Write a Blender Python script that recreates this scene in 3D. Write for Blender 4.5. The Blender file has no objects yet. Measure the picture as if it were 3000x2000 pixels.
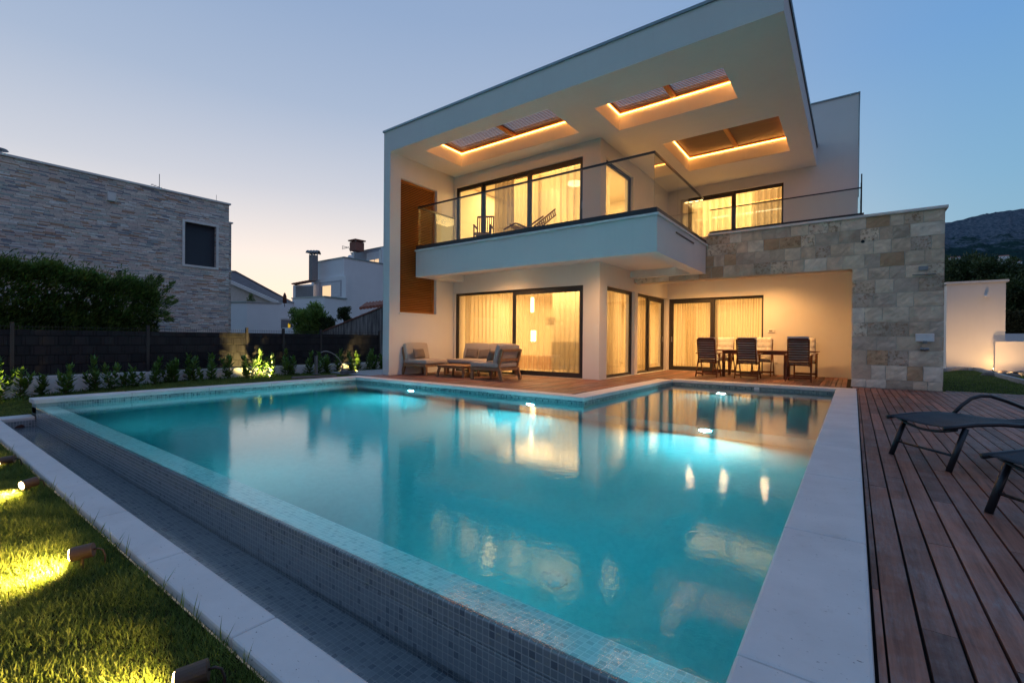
import bpy, math, random
import numpy as np
from mathutils import Vector, Matrix
random.seed(7); RNG = np.random.default_rng(7)
S = bpy.context.scene
COL = S.collection

# ------------------------------------------------------------------ camera
cam = bpy.data.cameras.new('camera'); cam_ob = bpy.data.objects.new('camera', cam); COL.objects.link(cam_ob)
FPX, TH, PIT, ROL = 1361.225, .633892, -.004473, .008137
cam.sensor_width = 36.0; cam.lens = FPX / 3000 * 36
fw = Vector((-math.sin(TH) * math.cos(PIT), math.cos(TH) * math.cos(PIT), math.sin(PIT)))
rt = Vector((math.cos(TH), math.sin(TH), 0)); up = rt.cross(fw)
rt, up = math.cos(ROL) * rt + math.sin(ROL) * up, -math.sin(ROL) * rt + math.cos(ROL) * up
cam_ob.matrix_world = Matrix(((rt.x, up.x, -fw.x, 0), (rt.y, up.y, -fw.y, 0), (rt.z, up.z, -fw.z, 1.0), (0, 0, 0, 1)))
cam.clip_start = .05; cam.clip_end = 12000
S.camera = cam_ob
def at(u, v, x=None, y=None, z=None, d=None):
    """the point of a world plane (or at a depth) that the photograph shows at pixel u, v"""
    r = fw * FPX + rt * (u - 1500) - up * (v - 1000)
    t = x / r.x if x is not None else y / r.y if y is not None else (z - 1) / r.z if z is not None else d / FPX
    return Vector((0, 0, 1)) + r * t

# ------------------------------------------------------------------ world: dusk sky
W = bpy.data.worlds.new('World'); S.world = W; W.use_nodes = True
nt = W.node_tree; N = nt.nodes; L = nt.links; N.clear()
out = N.new('ShaderNodeOutputWorld'); bg = N.new('ShaderNodeBackground'); L.new(bg.outputs[0], out.inputs[0])
tc = N.new('ShaderNodeTexCoord')
sep = N.new('ShaderNodeSeparateXYZ'); L.new(tc.outputs['Generated'], sep.inputs[0])
flat = N.new('ShaderNodeVectorMath'); flat.operation = 'MULTIPLY'; flat.inputs[1].default_value = (1, 1, 0); L.new(tc.outputs['Generated'], flat.inputs[0])
nrm = N.new('ShaderNodeVectorMath'); nrm.operation = 'NORMALIZE'; L.new(flat.outputs[0], nrm.inputs[0])
dot = N.new('ShaderNodeVectorMath'); dot.operation = 'DOT_PRODUCT'; dot.inputs[1].default_value = (-.881, .472, 0); L.new(nrm.outputs[0], dot.inputs[0])
def wramp(pts):
    r = N.new('ShaderNodeValToRGB'); r.color_ramp.interpolation = 'B_SPLINE' if False else 'LINEAR'
    el = r.color_ramp.elements
    while len(el) < len(pts): el.new(.5)
    for e, (p, c) in zip(el, pts): e.position = p; e.color = (*c, 1)
    L.new(sep.outputs[2], r.inputs[0]); return r
toward = wramp([(0, (1.0, .80, .55)), (.05, (1.0, .84, .66)), (.15, (.90, .82, .76)), (.28, (.58, .61, .69)), (.42, (.38, .47, .63)), (.56, (.28, .39, .59)), (1, (.16, .28, .52))])
side = wramp([(0, (.38, .47, .50)), (.1, (.28, .47, .58)), (.25, (.21, .42, .62)), (.45, (.15, .34, .64)), (.65, (.14, .30, .58)), (1, (.16, .28, .52))])
south = wramp([(0, (.05, .10, .15)), (.1, (.06, .13, .20)), (.3, (.07, .16, .27)), (.6, (.10, .20, .36)), (1, (.16, .28, .52))])
away = wramp([(0, (.30, .27, .34)), (.1, (.36, .31, .40)), (.3, (.26, .27, .42)), (.6, (.16, .24, .42)), (1, (.16, .28, .52))])
def wmath(op, a, b=None, c=None):
    m = N.new('ShaderNodeMapRange') if op == 'MR' else N.new('ShaderNodeMath')
    if op == 'MR':
        L.new(a, m.inputs[0]); m.inputs[1].default_value, m.inputs[2].default_value = b; m.interpolation_type = 'SMOOTHSTEP'; return m.outputs[0]
m1 = N.new('ShaderNodeMix'); m1.data_type = 'RGBA'; L.new(wmath('MR', dot.outputs['Value'], (.25, .95)), m1.inputs[0]); L.new(side.outputs[0], m1.inputs[6]); L.new(toward.outputs[0], m1.inputs[7])
m2 = N.new('ShaderNodeMix'); m2.data_type = 'RGBA'; L.new(wmath('MR', dot.outputs['Value'], (-.35, .3)), m2.inputs[0]); m0 = N.new('ShaderNodeMix'); m0.data_type = 'RGBA'; L.new(wmath('MR', dot.outputs['Value'], (-.95, -.55)), m0.inputs[0]); L.new(away.outputs[0], m0.inputs[6]); L.new(south.outputs[0], m0.inputs[7]); L.new(m0.outputs[2], m2.inputs[6]); L.new(m1.outputs[2], m2.inputs[7])
# a little real twilight scattering on top
sky = N.new('ShaderNodeTexSky'); sky.sky_type = 'NISHITA'; sky.sun_disc = False; sky.sun_elevation = math.radians(.5); sky.sun_rotation = math.radians(-61.8)
ad = N.new('ShaderNodeMix'); ad.data_type = 'RGBA'; ad.blend_type = 'ADD'; ad.inputs[0].default_value = .02
L.new(m2.outputs[2], ad.inputs[6]); L.new(sky.outputs[0], ad.inputs[7]); L.new(ad.outputs[2], bg.inputs[0])
bg.inputs[1].default_value = .88
S.view_settings.view_transform = 'Standard'; S.view_settings.look = 'None'; S.view_settings.exposure = 0.22; S.view_settings.gamma = 1
S.render.engine = 'CYCLES'
cy = S.cycles; cy.use_denoising = True; cy.max_bounces = 10; cy.diffuse_bounces = 4; cy.glossy_bounces = 4; cy.transmission_bounces = 8
cy.transparent_max_bounces = 16; cy.sample_clamp_indirect = 8; cy.caustics_reflective = True; cy.caustics_refractive = True; cy.volume_bounces = 0
cy.use_adaptive_sampling = True; cy.adaptive_threshold = .01

# ------------------------------------------------------------------ material helpers
class Mt:
    def __init__(s, name):
        s.m = bpy.data.materials.new(name); s.m.use_nodes = True; s.t = s.m.node_tree; s.N = s.t.nodes; s.N.clear()
        s.out = s.N.new('ShaderNodeOutputMaterial')
    def n(s, typ, ins=None, **kw):
        x = s.N.new('ShaderNode' + typ)
        for k, v in kw.items(): setattr(x, k, v)
        for k, v in (ins or {}).items():
            if isinstance(v, bpy.types.NodeSocket): s.t.links.new(v, x.inputs[k])
            else:
                x.inputs[k].default_value = v
        return x
    def math(s, op, a, b=0, c=0):
        return s.n('Math', {0: a, 1: b, 2: c}, operation=op).outputs[0]
    def noise(s, vec, scale, detail=4, rough=.55, dist=0):
        return s.n('TexNoise', {'Vector': vec, 'Scale': scale, 'Detail': detail, 'Roughness': rough, 'Distortion': dist})
    def ramp(s, fac, pts, interp='LINEAR'):
        r = s.n('ValToRGB', {0: fac}); r.color_ramp.interpolation = interp; el = r.color_ramp.elements
        while len(el) < len(pts): el.new(.5)
        for e, (p, c) in zip(el, pts):
            e.position = p; e.color = (*c, 1) if not isinstance(c, (int, float)) else (c, c, c, 1)
        return r.outputs[0]
    def mix(s, fac, a, b, blend='MIX'):
        x = s.n('Mix', {0: fac}, data_type='RGBA', blend_type=blend)
        for i, v in ((6, a), (7, b)):
            if isinstance(v, bpy.types.NodeSocket): s.t.links.new(v, x.inputs[i])
            else: x.inputs[i].default_value = (*v, 1)
        return x.outputs[2]
    def bump(s, h, strength=.3, dist=.01, normal=None):
        d = {'Height': h, 'Strength': strength, 'Distance': dist}
        if normal is not None: d['Normal'] = normal
        return s.n('Bump', d).outputs[0]
    def pos(s): return s.n('NewGeometry').outputs['Position']
    def obj(s): return s.n('TexCoord').outputs['Object']
    def bsdf(s, col, rough=.6, spec=.5, metal=0, normal=None, **kw):
        d = {'Roughness': rough, 'Metallic': metal, 'Specular IOR Level': spec}
        d['Base Color'] = col if isinstance(col, bpy.types.NodeSocket) else (*col, 1)
        if normal is not None: d['Normal'] = normal
        d.update(kw)
        x = s.n('BsdfPrincipled', d)
        s.t.links.new(x.outputs[0], s.out.inputs[0]); return x
    def scale(s, vec, v): return s.n('VectorMath', {0: vec, 1: v}, operation='MULTIPLY').outputs[0]

def simple(name, col, rough=.6, spec=.5, metal=0, var=.08, nscale=6, bump=0, bscale=60):
    m = Mt(name); p = m.pos()
    n = m.noise(p, nscale, 5)
    c2 = tuple(min(1, c * (1 + var)) for c in col); c1 = tuple(c * (1 - var) for c in col)
    c = m.ramp(n.outputs[0], [(.3, c1), (.7, c2)])
    nm = m.bump(m.noise(p, bscale, 4).outputs[0], bump, .004) if bump else None
    m.bsdf(c, rough, spec, metal, nm); return m.m

def emis(name, col, st):
    m = Mt(name); e = m.n('Emission', {0: (*col, 1), 1: st}); m.t.links.new(e.outputs[0], m.out.inputs[0]); return m.m

def plaster(name, col):
    m = Mt(name); p = m.pos()
    big = m.noise(p, .9, 5, .6); fine = m.noise(p, 140, 3)
    c = m.ramp(big.outputs[0], [(.25, tuple(x * .93 for x in col)), (.75, col)])
    # faint rain streaks
    st = m.noise(m.scale(p, (9, 9, .5)), 1, 4); c = m.mix(m.ramp(st.outputs[0], [(.55, 0.0), (.8, .10)]), c, tuple(x * .7 for x in col))
    m.bsdf(c, .85, .25, 0, m.bump(fine.outputs[0], .35, .004)); return m.m

def wood(name, dark, light, axis=0, ring=14, rough=.55, board=False, attr=False, weather=0):
    m = Mt(name)
    p = m.pos() if board else m.obj()
    sc = [ring, ring, ring]; sc[axis] = ring * .06
    v = m.scale(p, tuple(sc))
    if attr:
        a = m.n('Attribute', attribute_name='rnd', attribute_type='GEOMETRY')
        off = m.scale(a.outputs['Color'], (37, 53, 71)); v = m.n('VectorMath', {0: v, 1: off}, operation='ADD').outputs[0]
    n = m.noise(v, 1, 6, .62, .6); n2 = m.noise(v, 5, 5, .7)
    f = m.math('ADD', m.math('MULTIPLY', n.outputs[0], .7), m.math('MULTIPLY', n2.outputs[0], .3))
    c = m.ramp(f, [(.3, dark), (.7, light)])
    if attr:
        sepc = m.n('SeparateColor', {0: a.outputs['Color']})
        c = m.mix(1, c, m.ramp(sepc.outputs[0], [(0, (.55, .55, .6)), (.5, (.95, .9, .9)), (1, (1.45, 1.35, 1.3))]), 'MULTIPLY')
    if weather:
        w = m.noise(p, 2.2, 6, .7); w2 = m.noise(m.scale(p, (60, 9, 60)), 1, 4, .8)
        wf = m.math('MULTIPLY', m.ramp(w.outputs[0], [(.42, 0.0), (.68, 1.0)]), m.ramp(w2.outputs[0], [(.35, .15), (.7, weather)]))
        c = m.mix(wf, c, (.30, .27, .27))
    m.bsdf(c, rough, .35, 0, m.bump(f, .35, .004)); return m.m

def tile_mat(name, size, cols, grout, rough=.12, gw=.09, spec=.6):
    """small square mosaic on any axis-aligned face; each tile its own shade"""
    m = Mt(name); p = m.pos(); g = m.n('NewGeometry')
    sc = m.n('VectorMath', {0: p, 1: (1 / size,) * 3}, operation='MULTIPLY').outputs[0]
    sc = m.n('VectorMath', {0: sc, 1: (.37, .41, .43)}, operation='ADD').outputs[0]
    fl = m.n('VectorMath', {0: sc}, operation='FLOOR').outputs[0]
    fr = m.n('VectorMath', {0: sc}, operation='FRACTION').outputs[0]
    an = m.n('VectorMath', {0: g.outputs['True Normal']}, operation='ABSOLUTE').outputs[0]
    f3, n3, i3 = (m.n('SeparateXYZ', {0: q}) for q in (fr, an, fl))
    prod = None; ids = []
    for i in range(3):
        e = m.math('MINIMUM', f3.outputs[i], m.math('SUBTRACT', 1, f3.outputs[i]))
        inside = m.n('MapRange', {0: e, 1: gw * .5, 2: gw * 1.0}).outputs[0]
        par = m.math('GREATER_THAN', n3.outputs[i], .5)
        inside = m.math('MAXIMUM', inside, par)
        prod = inside if prod is None else m.math('MULTIPLY', prod, inside)
        ids.append(m.math('MULTIPLY', i3.outputs[i], m.math('SUBTRACT', 1, par)))
    idv = m.n('CombineXYZ', {0: ids[0], 1: ids[1], 2: ids[2]}).outputs[0]
    wn = m.n('TexWhiteNoise', {'Vector': idv}, noise_dimensions='3D')
    k = len(cols); c = m.ramp(wn.outputs['Value'], [(i / k, q) for i, q in enumerate(cols)], 'CONSTANT')
    hue = m.n('SeparateColor', {0: wn.outputs['Color']})
    
    c = m.mix(prod, grout, c)
    rg = m.n('MapRange', {0: prod, 3: .7, 4: rough}).outputs[0]
    wob = m.math('MULTIPLY', m.noise(p, 55, 2).outputs[0], .5)
    h = m.math('ADD', prod, m.math('ADD', wob, m.math('MULTIPLY', hue.outputs[1], .25)))
    b = m.bsdf(c, .5, spec, 0, m.bump(h, .5, .0022)); m.t.links.new(rg, b.inputs['Roughness']); return m.m

def ledger_mat(name, h, w, cols, axis):
    """thin split-face stone strips, every strip its own shade"""
    m = Mt(name); p = m.pos(); s3 = m.n('SeparateXYZ', {0: p}); a = s3.outputs[axis]
    zr = m.math('DIVIDE', s3.outputs[2], h); row = m.math('FLOOR', zr); fz = m.math('FRACT', zr)
    wr = m.n('TexWhiteNoise', {'W': row}, noise_dimensions='1D').outputs['Value']
    ww = m.math('MULTIPLY', m.math('ADD', .6, wr), w)
    aa = m.math('ADD', m.math('DIVIDE', a, ww), m.math('MULTIPLY', wr, 57)); colm = m.math('FLOOR', aa); fa = m.math('FRACT', aa)
    wn = m.n('TexWhiteNoise', {'Vector': m.n('CombineXYZ', {0: colm, 1: row, 2: 3.0}).outputs[0]}, noise_dimensions='3D')
    k = len(cols); c = m.ramp(wn.outputs['Value'], [(i / k, q) for i, q in enumerate(cols)], 'CONSTANT')
    ez = m.n('MapRange', {0: m.math('MINIMUM', fz, m.math('SUBTRACT', 1, fz)), 1: .0, 2: .14}).outputs[0]
    ea = m.n('MapRange', {0: m.math('MINIMUM', fa, m.math('SUBTRACT', 1, fa)), 1: .0, 2: .03}).outputs[0]
    e = m.math('MULTIPLY', ez, ea)
    big = m.noise(p, .5, 3); c = m.mix(.6, c, m.ramp(big.outputs[0], [(.3, (.92, .88, .90)), (.7, (1.35, 1.28, 1.2))]), 'MULTIPLY')
    fine = m.noise(m.scale(p, (14, 14, 50)), 1, 5); c = m.mix(.5, c, m.ramp(fine.outputs[0], [(.3, .55), (.7, 1.25)]), 'MULTIPLY')
    c = m.mix(e, m.mix(.7, c, (.03, .03, .03)), c)
    hh = m.math('ADD', m.math('MULTIPLY', wn.outputs['Value'], 1.4), m.math('ADD', m.math('MULTIPLY', e, .8), m.math('MULTIPLY', fine.outputs[0], .6)))
    m.bsdf(c, .8, .3, 0, m.bump(hh, .7, .02)); return m.m

def fence_mat():
    m = Mt('woven_screen'); p = m.pos(); s3 = m.n('SeparateXYZ', {0: p})
    zr = m.math('DIVIDE', m.math('SUBTRACT', s3.outputs[2], 1.2), .205); row = m.math('FLOOR', zr); fz = m.math('FRACT', zr)
    par = m.math('MODULO', m.math('ABSOLUTE', row), 2)
    ya = m.math('ADD', m.math('DIVIDE', s3.outputs[1], .25), m.math('MULTIPLY', par, .5)); fy = m.math('FRACT', ya)
    ed = m.math('MINIMUM', fy, m.math('SUBTRACT', 1, fy))
    strip = m.n('MapRange', {0: ed, 1: .10, 2: .13}).outputs[0]     # narrow recessed ribbon with a line each side
    line = m.n('MapRange', {0: m.math('ABSOLUTE', m.math('SUBTRACT', ed, .115)), 1: 0, 2: .03}).outputs[0]
    ez = m.n('MapRange', {0: m.math('MINIMUM', fz, m.math('SUBTRACT', 1, fz)), 1: .02, 2: .07}).outputs[0]
    dome = m.math('MULTIPLY', ed, 1.6)
    e = m.math('MULTIPLY', line, ez)
    wn = m.n('TexWhiteNoise', {'Vector': m.n('CombineXYZ', {0: m.math('FLOOR', ya), 1: row}).outputs[0]}, noise_dimensions='2D').outputs['Value']
    c = m.ramp(wn, [(0, (.016, .016, .020)), (1, (.028, .026, .030))]); c = m.mix(e, (.006, .006, .007), c)
    h = m.math('ADD', m.math('MULTIPLY', e, .6), m.math('ADD', dome, m.math('MULTIPLY', strip, .3)))
    m.bsdf(c, .6, .2, 0, m.bump(h, .6, .02)); return m.m

M = {}
M['plaster'] = plaster('white_plaster', (.78, .76, .72))
M['plaster_cool'] = plaster('old_white_plaster', (.86, .86, .86))
M['cap'] = simple('white_cap', (.74, .73, .70), .6, .4)
M['cream'] = simple('cream_interior', (.82, .74, .58), .8, .2, var=.03)
M['floor_in'] = simple('interior_floor', (.45, .34, .22), .4, .5)
M['dark_frame'] = simple('dark_aluminium', (.032, .029, .03), .4, .5, var=.2, nscale=2)
M['flash'] = simple('grey_flashing', (.30, .34, .35), .35, .6, .5)
M['black'] = simple('black_tube', (.014, .016, .021), .32, .5)
M['sling'] = simple('black_sling', (.022, .027, .036), .6, .4, bump=.5, bscale=900)
M['metal'] = simple('brushed_metal', (.35, .35, .36), .3, .6, .9)
M['grey_metal'] = simple('grey_painted_metal', (.18, .18, .19), .45, .5, .2)
M['white_plastic'] = simple('white_plastic', (.8, .8, .8), .3, .5)
M['bronze'] = simple('bronze_lamp_body', (.10, .06, .04), .5, .5, .3)
M['cable'] = simple('brown_cable', (.05, .03, .025), .5)
M['teak'] = wood('teak', (.20, .10, .045), (.42, .24, .12), 0, 12, .55)
M['redwood'] = wood('dark_red_wood', (.075, .020, .008), (.19, .055, .022), 0, 12, .42)
M['slatwood'] = wood('orange_slats', (.38, .13, .022), (.52, .20, .042), 1, 10, .45)
M['louver'] = wood('louver_wood', (.055, .026, .024), (.11, .052, .042), 0, 10, .5)
M['deck'] = wood('deck_board', (.085, .030, .018), (.36, .155, .10), 1, 24, .55, board=True, attr=True, weather=.85)
M['tile'] = tile_mat('pool_mosaic', .0315, [(.15, .21, .22), (.21, .28, .28), (.28, .36, .35), (.24, .32, .32), (.32, .40, .39), (.20, .27, .29), (.10, .15, .17), (.26, .34, .33)], (.36, .42, .40), .12)
M['tile_out'] = tile_mat('overflow_mosaic', .0315, [(.20, .225, .245), (.225, .25, .265), (.24, .265, .28), (.23, .255, .27), (.26, .28, .29), (.215, .24, .255), (.245, .265, .28), (.235, .26, .275), (.25, .27, .285), (.14, .16, .185)], (.38, .39, .385), .14)
M['gutter_tile'] = tile_mat('gutter_mosaic', .0315, [(.26, .31, .33), (.30, .35, .37), (.33, .38, .40), (.31, .36, .38), (.28, .33, .35), (.34, .39, .41), (.20, .24, .27), (.32, .37, .39)], (.40, .44, .45), .2)
M['nb_stone'] = ledger_mat('split_stone_cladding', .041, .30, [(0.64, 0.58, 0.54), (0.77, 0.68, 0.61), (0.69, 0.63, 0.59), (0.31, 0.32, 0.36), (0.84, 0.77, 0.69), (0.59, 0.63, 0.58), (0.54, 0.36, 0.26), (0.79, 0.64, 0.58), (0.44, 0.49, 0.50), (0.72, 0.65, 0.59), (0.86, 0.86, 0.84), (0.70, 0.59, 0.55)], 1)
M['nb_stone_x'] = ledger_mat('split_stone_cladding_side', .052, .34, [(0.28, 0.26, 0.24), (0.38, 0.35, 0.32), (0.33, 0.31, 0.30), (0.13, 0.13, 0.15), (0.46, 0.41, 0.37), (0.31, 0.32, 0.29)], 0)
M['screen'] = fence_mat()
M['shutter_grey'] = simple('grey_shutter', (.035, .045, .06), .5)
M['lawn_soil'] = simple('lawn_soil', (.035, .035, .014), .95, .1, var=.5, nscale=8, bump=.6, bscale=30)
M['paving'] = simple('pale_paving', (.36, .36, .36), .8, .3, var=.15, nscale=3, bump=.3)
M['roof_tile'] = simple('clay_roof_tile', (.30, .11, .07), .7, .3, var=.35, nscale=7)
M['roof_grey'] = simple('weathered_roof', (.16, .14, .145), .9, .2, var=.25, nscale=3, bump=.8, bscale=5)
M['brick_red'] = simple('red_brick', (.27, .12, .09), .85, .2, var=.3, nscale=12)
M['rock'] = simple('garden_rock', (.20, .17, .14), .85, .3, var=.35, nscale=9, bump=.6, bscale=20)
M['cush'] = simple('taupe_cushion', (.44, .38, .32), .9, .2, var=.04, nscale=30, bump=.4, bscale=500)
M['pillow'] = simple('brown_pillow', (.20, .16, .13), .9, .2, var=.06, nscale=30, bump=.4, bscale=500)
M['white_cush'] = simple('cream_tufted_cushion', (.66, .64, .60), .9, .2, var=.04, nscale=30, bump=.3, bscale=300)
M['sofa_in'] = simple('indoor_sofa_fabric', (.28, .24, .19), .9, .2)
M['parasol'] = simple('closed_parasol_cloth', (.12, .045, .03), .9)
M['bark'] = simple('bark', (.10, .075, .055), .9, .2, var=.4, nscale=10, bump=.8, bscale=20)

def coping_mat():
    m = Mt('limestone_coping'); p = m.pos()
    big = m.noise(p, 3, 5, .6); c = m.ramp(big.outputs[0], [(.25, (.62, .585, .56)), (.75, (.74, .70, .67))])
    pit = m.noise(m.scale(p, (60, 110, 60)), 1, 2, .5, .4)
    pf = m.ramp(pit.outputs[0], [(.24, 1.0), (.29, 0.0)])
    c = m.mix(pf, c, (.18, .14, .12))
    st = m.noise(p, 11, 4); c = m.mix(m.ramp(st.outputs[0], [(.62, 0.0), (.8, .3)]), c, (.42, .36, .30))
    fine = m.noise(p, 220, 3); h = m.math('SUBTRACT', m.math('MULTIPLY', fine.outputs[0], .5), pf)
    m.bsdf(c, .62, .35, 0, m.bump(h, .35, .003)); return m.m
M['coping'] = coping_mat()

def ashlar_mat():
    m = Mt('ashlar_block'); p = m.pos(); a = m.n('Attribute', attribute_name='rnd', attribute_type='GEOMETRY'); sp = m.n('SeparateColor', {0: a.outputs['Color']})
    base = m.ramp(sp.outputs[0], [(0, (.53, .45, .36)), (.16, (.67, .55, .42)), (.32, (.78, .68, .54)), (.48, (.60, .51, .42)), (.62, (.83, .75, .63)), (.78, (.70, .58, .45)), (.92, (.56, .39, .25))], 'CONSTANT')
    v = m.n('VectorMath', {0: p, 1: m.scale(a.outputs['Color'], (17, 23, 31))}, operation='ADD').outputs[0]
    n = m.noise(v, 3.0, 6, .65, .8); n2 = m.noise(v, 16, 6, .7)
    c = m.mix(.8, base, m.ramp(n.outputs[0], [(.3, (.66, .62, .58)), (.7, (1.25, 1.22, 1.18))]), 'MULTIPLY')
    c = m.mix(m.math('MULTIPLY', m.ramp(n2.outputs[0], [(.5, 0.0), (.62, .75)]), m.math('GREATER_THAN', sp.outputs[1], .70)), c, (.26, .15, .08))
    c = m.mix(m.ramp(n2.outputs[0], [(.28, .2), (.38, 0.0)]), c, (.30, .25, .20))
    ridge = m.n('TexVoronoi', {'Vector': v, 'Scale': 4.5, 'Randomness': 1.0}, feature='F1').outputs[0]
    h = m.math('ADD', m.math('MULTIPLY', n.outputs[0], 1.0), m.math('ADD', m.math('MULTIPLY', n2.outputs[0], .5), m.math('MULTIPLY', ridge, .6)))
    m.bsdf(c, .85, .3, 0, m.bump(h, .5, .02)); return m.m
M['ashlar'] = ashlar_mat()
M['mortar'] = simple('mortar', (.50, .46, .39), .9, .2)

def concrete_wall_mat():
    m = Mt('stained_concrete'); p = m.pos()
    n = m.noise(m.scale(p, (7, 7, .7)), 1, 5, .7); c = m.ramp(n.outputs[0], [(.35, (.06, .06, .062)), (.65, (.33, .32, .31))])
    m.bsdf(c, .9, .2, 0, m.bump(n.outputs[0], .3, .01)); return m.m
M['stained'] = concrete_wall_mat()

def glass_mat(name, tint=(.97, .98, .97), ior=1.45, boost=1.0):
    m = Mt(name); g_ = m.n('NewGeometry'); dt = m.n('VectorMath', {0: g_.outputs['Incoming'], 1: g_.outputs['Normal']}, operation='DOT_PRODUCT').outputs['Value']
    f = m.math('MULTIPLY', m.math('ADD', .04, m.math('MULTIPLY', .96, m.math('POWER', m.math('SUBTRACT', 1, m.math('ABSOLUTE', dt)), 5))), boost)
    t = m.n('BsdfTransparent', {0: (*tint, 1)}); g = m.n('BsdfGlossy', {'Roughness': .01})
    x = m.n('MixShader', {0: f, 1: t.outputs[0], 2: g.outputs[0]}); m.t.links.new(x.outputs[0], m.out.inputs[0]); return m.m
M['glass'] = glass_mat('window_glass'); M['rail_glass'] = glass_mat('railing_glass', (.93, .96, .94))

def curtain_mat(name, col, trans, open_):
    m = Mt(name)
    weave = m.noise(m.scale(m.pos(), (40, 40, 3)), 1, 3)
    tl = m.n('BsdfTranslucent', {0: (*col, 1)}); d = m.n('BsdfDiffuse', {0: (*col, 1)})
    a = m.n('MixShader', {0: trans, 1: d.outputs[0], 2: tl.outputs[0]})
    lw = m.n('LayerWeight', {'Blend': .45}); f = m.math('MULTIPLY', m.math('SUBTRACT', 1, lw.outputs['Facing']), open_)
    f = m.math('MULTIPLY', f, m.math('ADD', .85, m.math('MULTIPLY', weave.outputs[0], .3)))
    t = m.n('BsdfTransparent', {0: (1, 1, 1, 1)})
    x = m.n('MixShader', {0: f, 1: a.outputs[0], 2: t.outputs[0]}); m.t.links.new(x.outputs[0], m.out.inputs[0]); return m.m
M['sheer'] = curtain_mat('sheer_curtain', (.80, .72, .56), .7, .58)
M['drape'] = curtain_mat('linen_curtain', (.74, .66, .50), .62, .12)
M['grey_drape'] = curtain_mat('grey_curtain', (.34, .29, .23), .5, .1)

def water_mat(name, rough, bscale, bstr, absorb, dens):
    m = Mt(name); p = m.pos()
    n = m.noise(m.scale(p, (1, 1, 1)), bscale, 4, .6); n2 = m.noise(p, bscale * .18, 3, .5)
    nm = m.bump(m.math('ADD', n.outputs[0], m.math('MULTIPLY', n2.outputs[0], .25)), bstr, .02)
    g = m.n('BsdfGlass', {'Color': (1, 1, 1, 1), 'Roughness': rough, 'IOR': 1.37, 'Normal': nm})
    m.t.links.new(g.outputs[0], m.out.inputs[0])
    if dens:
        v = m.n('VolumeAbsorption', {'Color': (*absorb, 1), 'Density': dens}); m.t.links.new(v.outputs[0], m.out.inputs[1])
    return m.m
M['water'] = water_mat('pool_water', .027, 17, .055, (.0, .79, .84), .84)
M['gutter_water'] = water_mat('gutter_water', .05, 30, .08, (.4, .7, .85), .6)

def leaf_mat(name, dark, light, trans=.25, rough=.45):
    m = Mt(name); a = m.n('Attribute', attribute_name='rnd', attribute_type='GEOMETRY'); sp = m.n('SeparateColor', {0: a.outputs['Color']})
    c = m.ramp(sp.outputs[0], [(0, dark), (1, light)])
    b = m.bsdf(c, rough, .4); t = m.n('BsdfTranslucent'); m.t.links.new(c, t.inputs[0])
    x = m.n('MixShader', {0: trans, 1: b.outputs[0], 2: t.outputs[0]}); m.t.links.new(x.outputs[0], m.out.inputs[0]); return m.m
M['laurel'] = leaf_mat('laurel_leaf', (.045, .115, .022), (.15, .27, .05))
M['cypress'] = leaf_mat('cypress_spray', (.016, .050, .009), (.17, .27, .045), .15, .6)
M['tree_leaf'] = leaf_mat('tree_leaf', (.020, .042, .014), (.075, .11, .032), .15, .6)
M['bush_leaf'] = leaf_mat('bush_leaf', (.07, .16, .03), (.24, .38, .08), .2, .5)
M['hedge_leaf'] = leaf_mat('clipped_hedge_leaf', (.035, .035, .012), (.14, .11, .04), .1, .7)
M['grass'] = leaf_mat('grass_blade', (.06, .115, .02), (.24, .31, .07), .3, .5)
M['mountain'] = None

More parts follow.
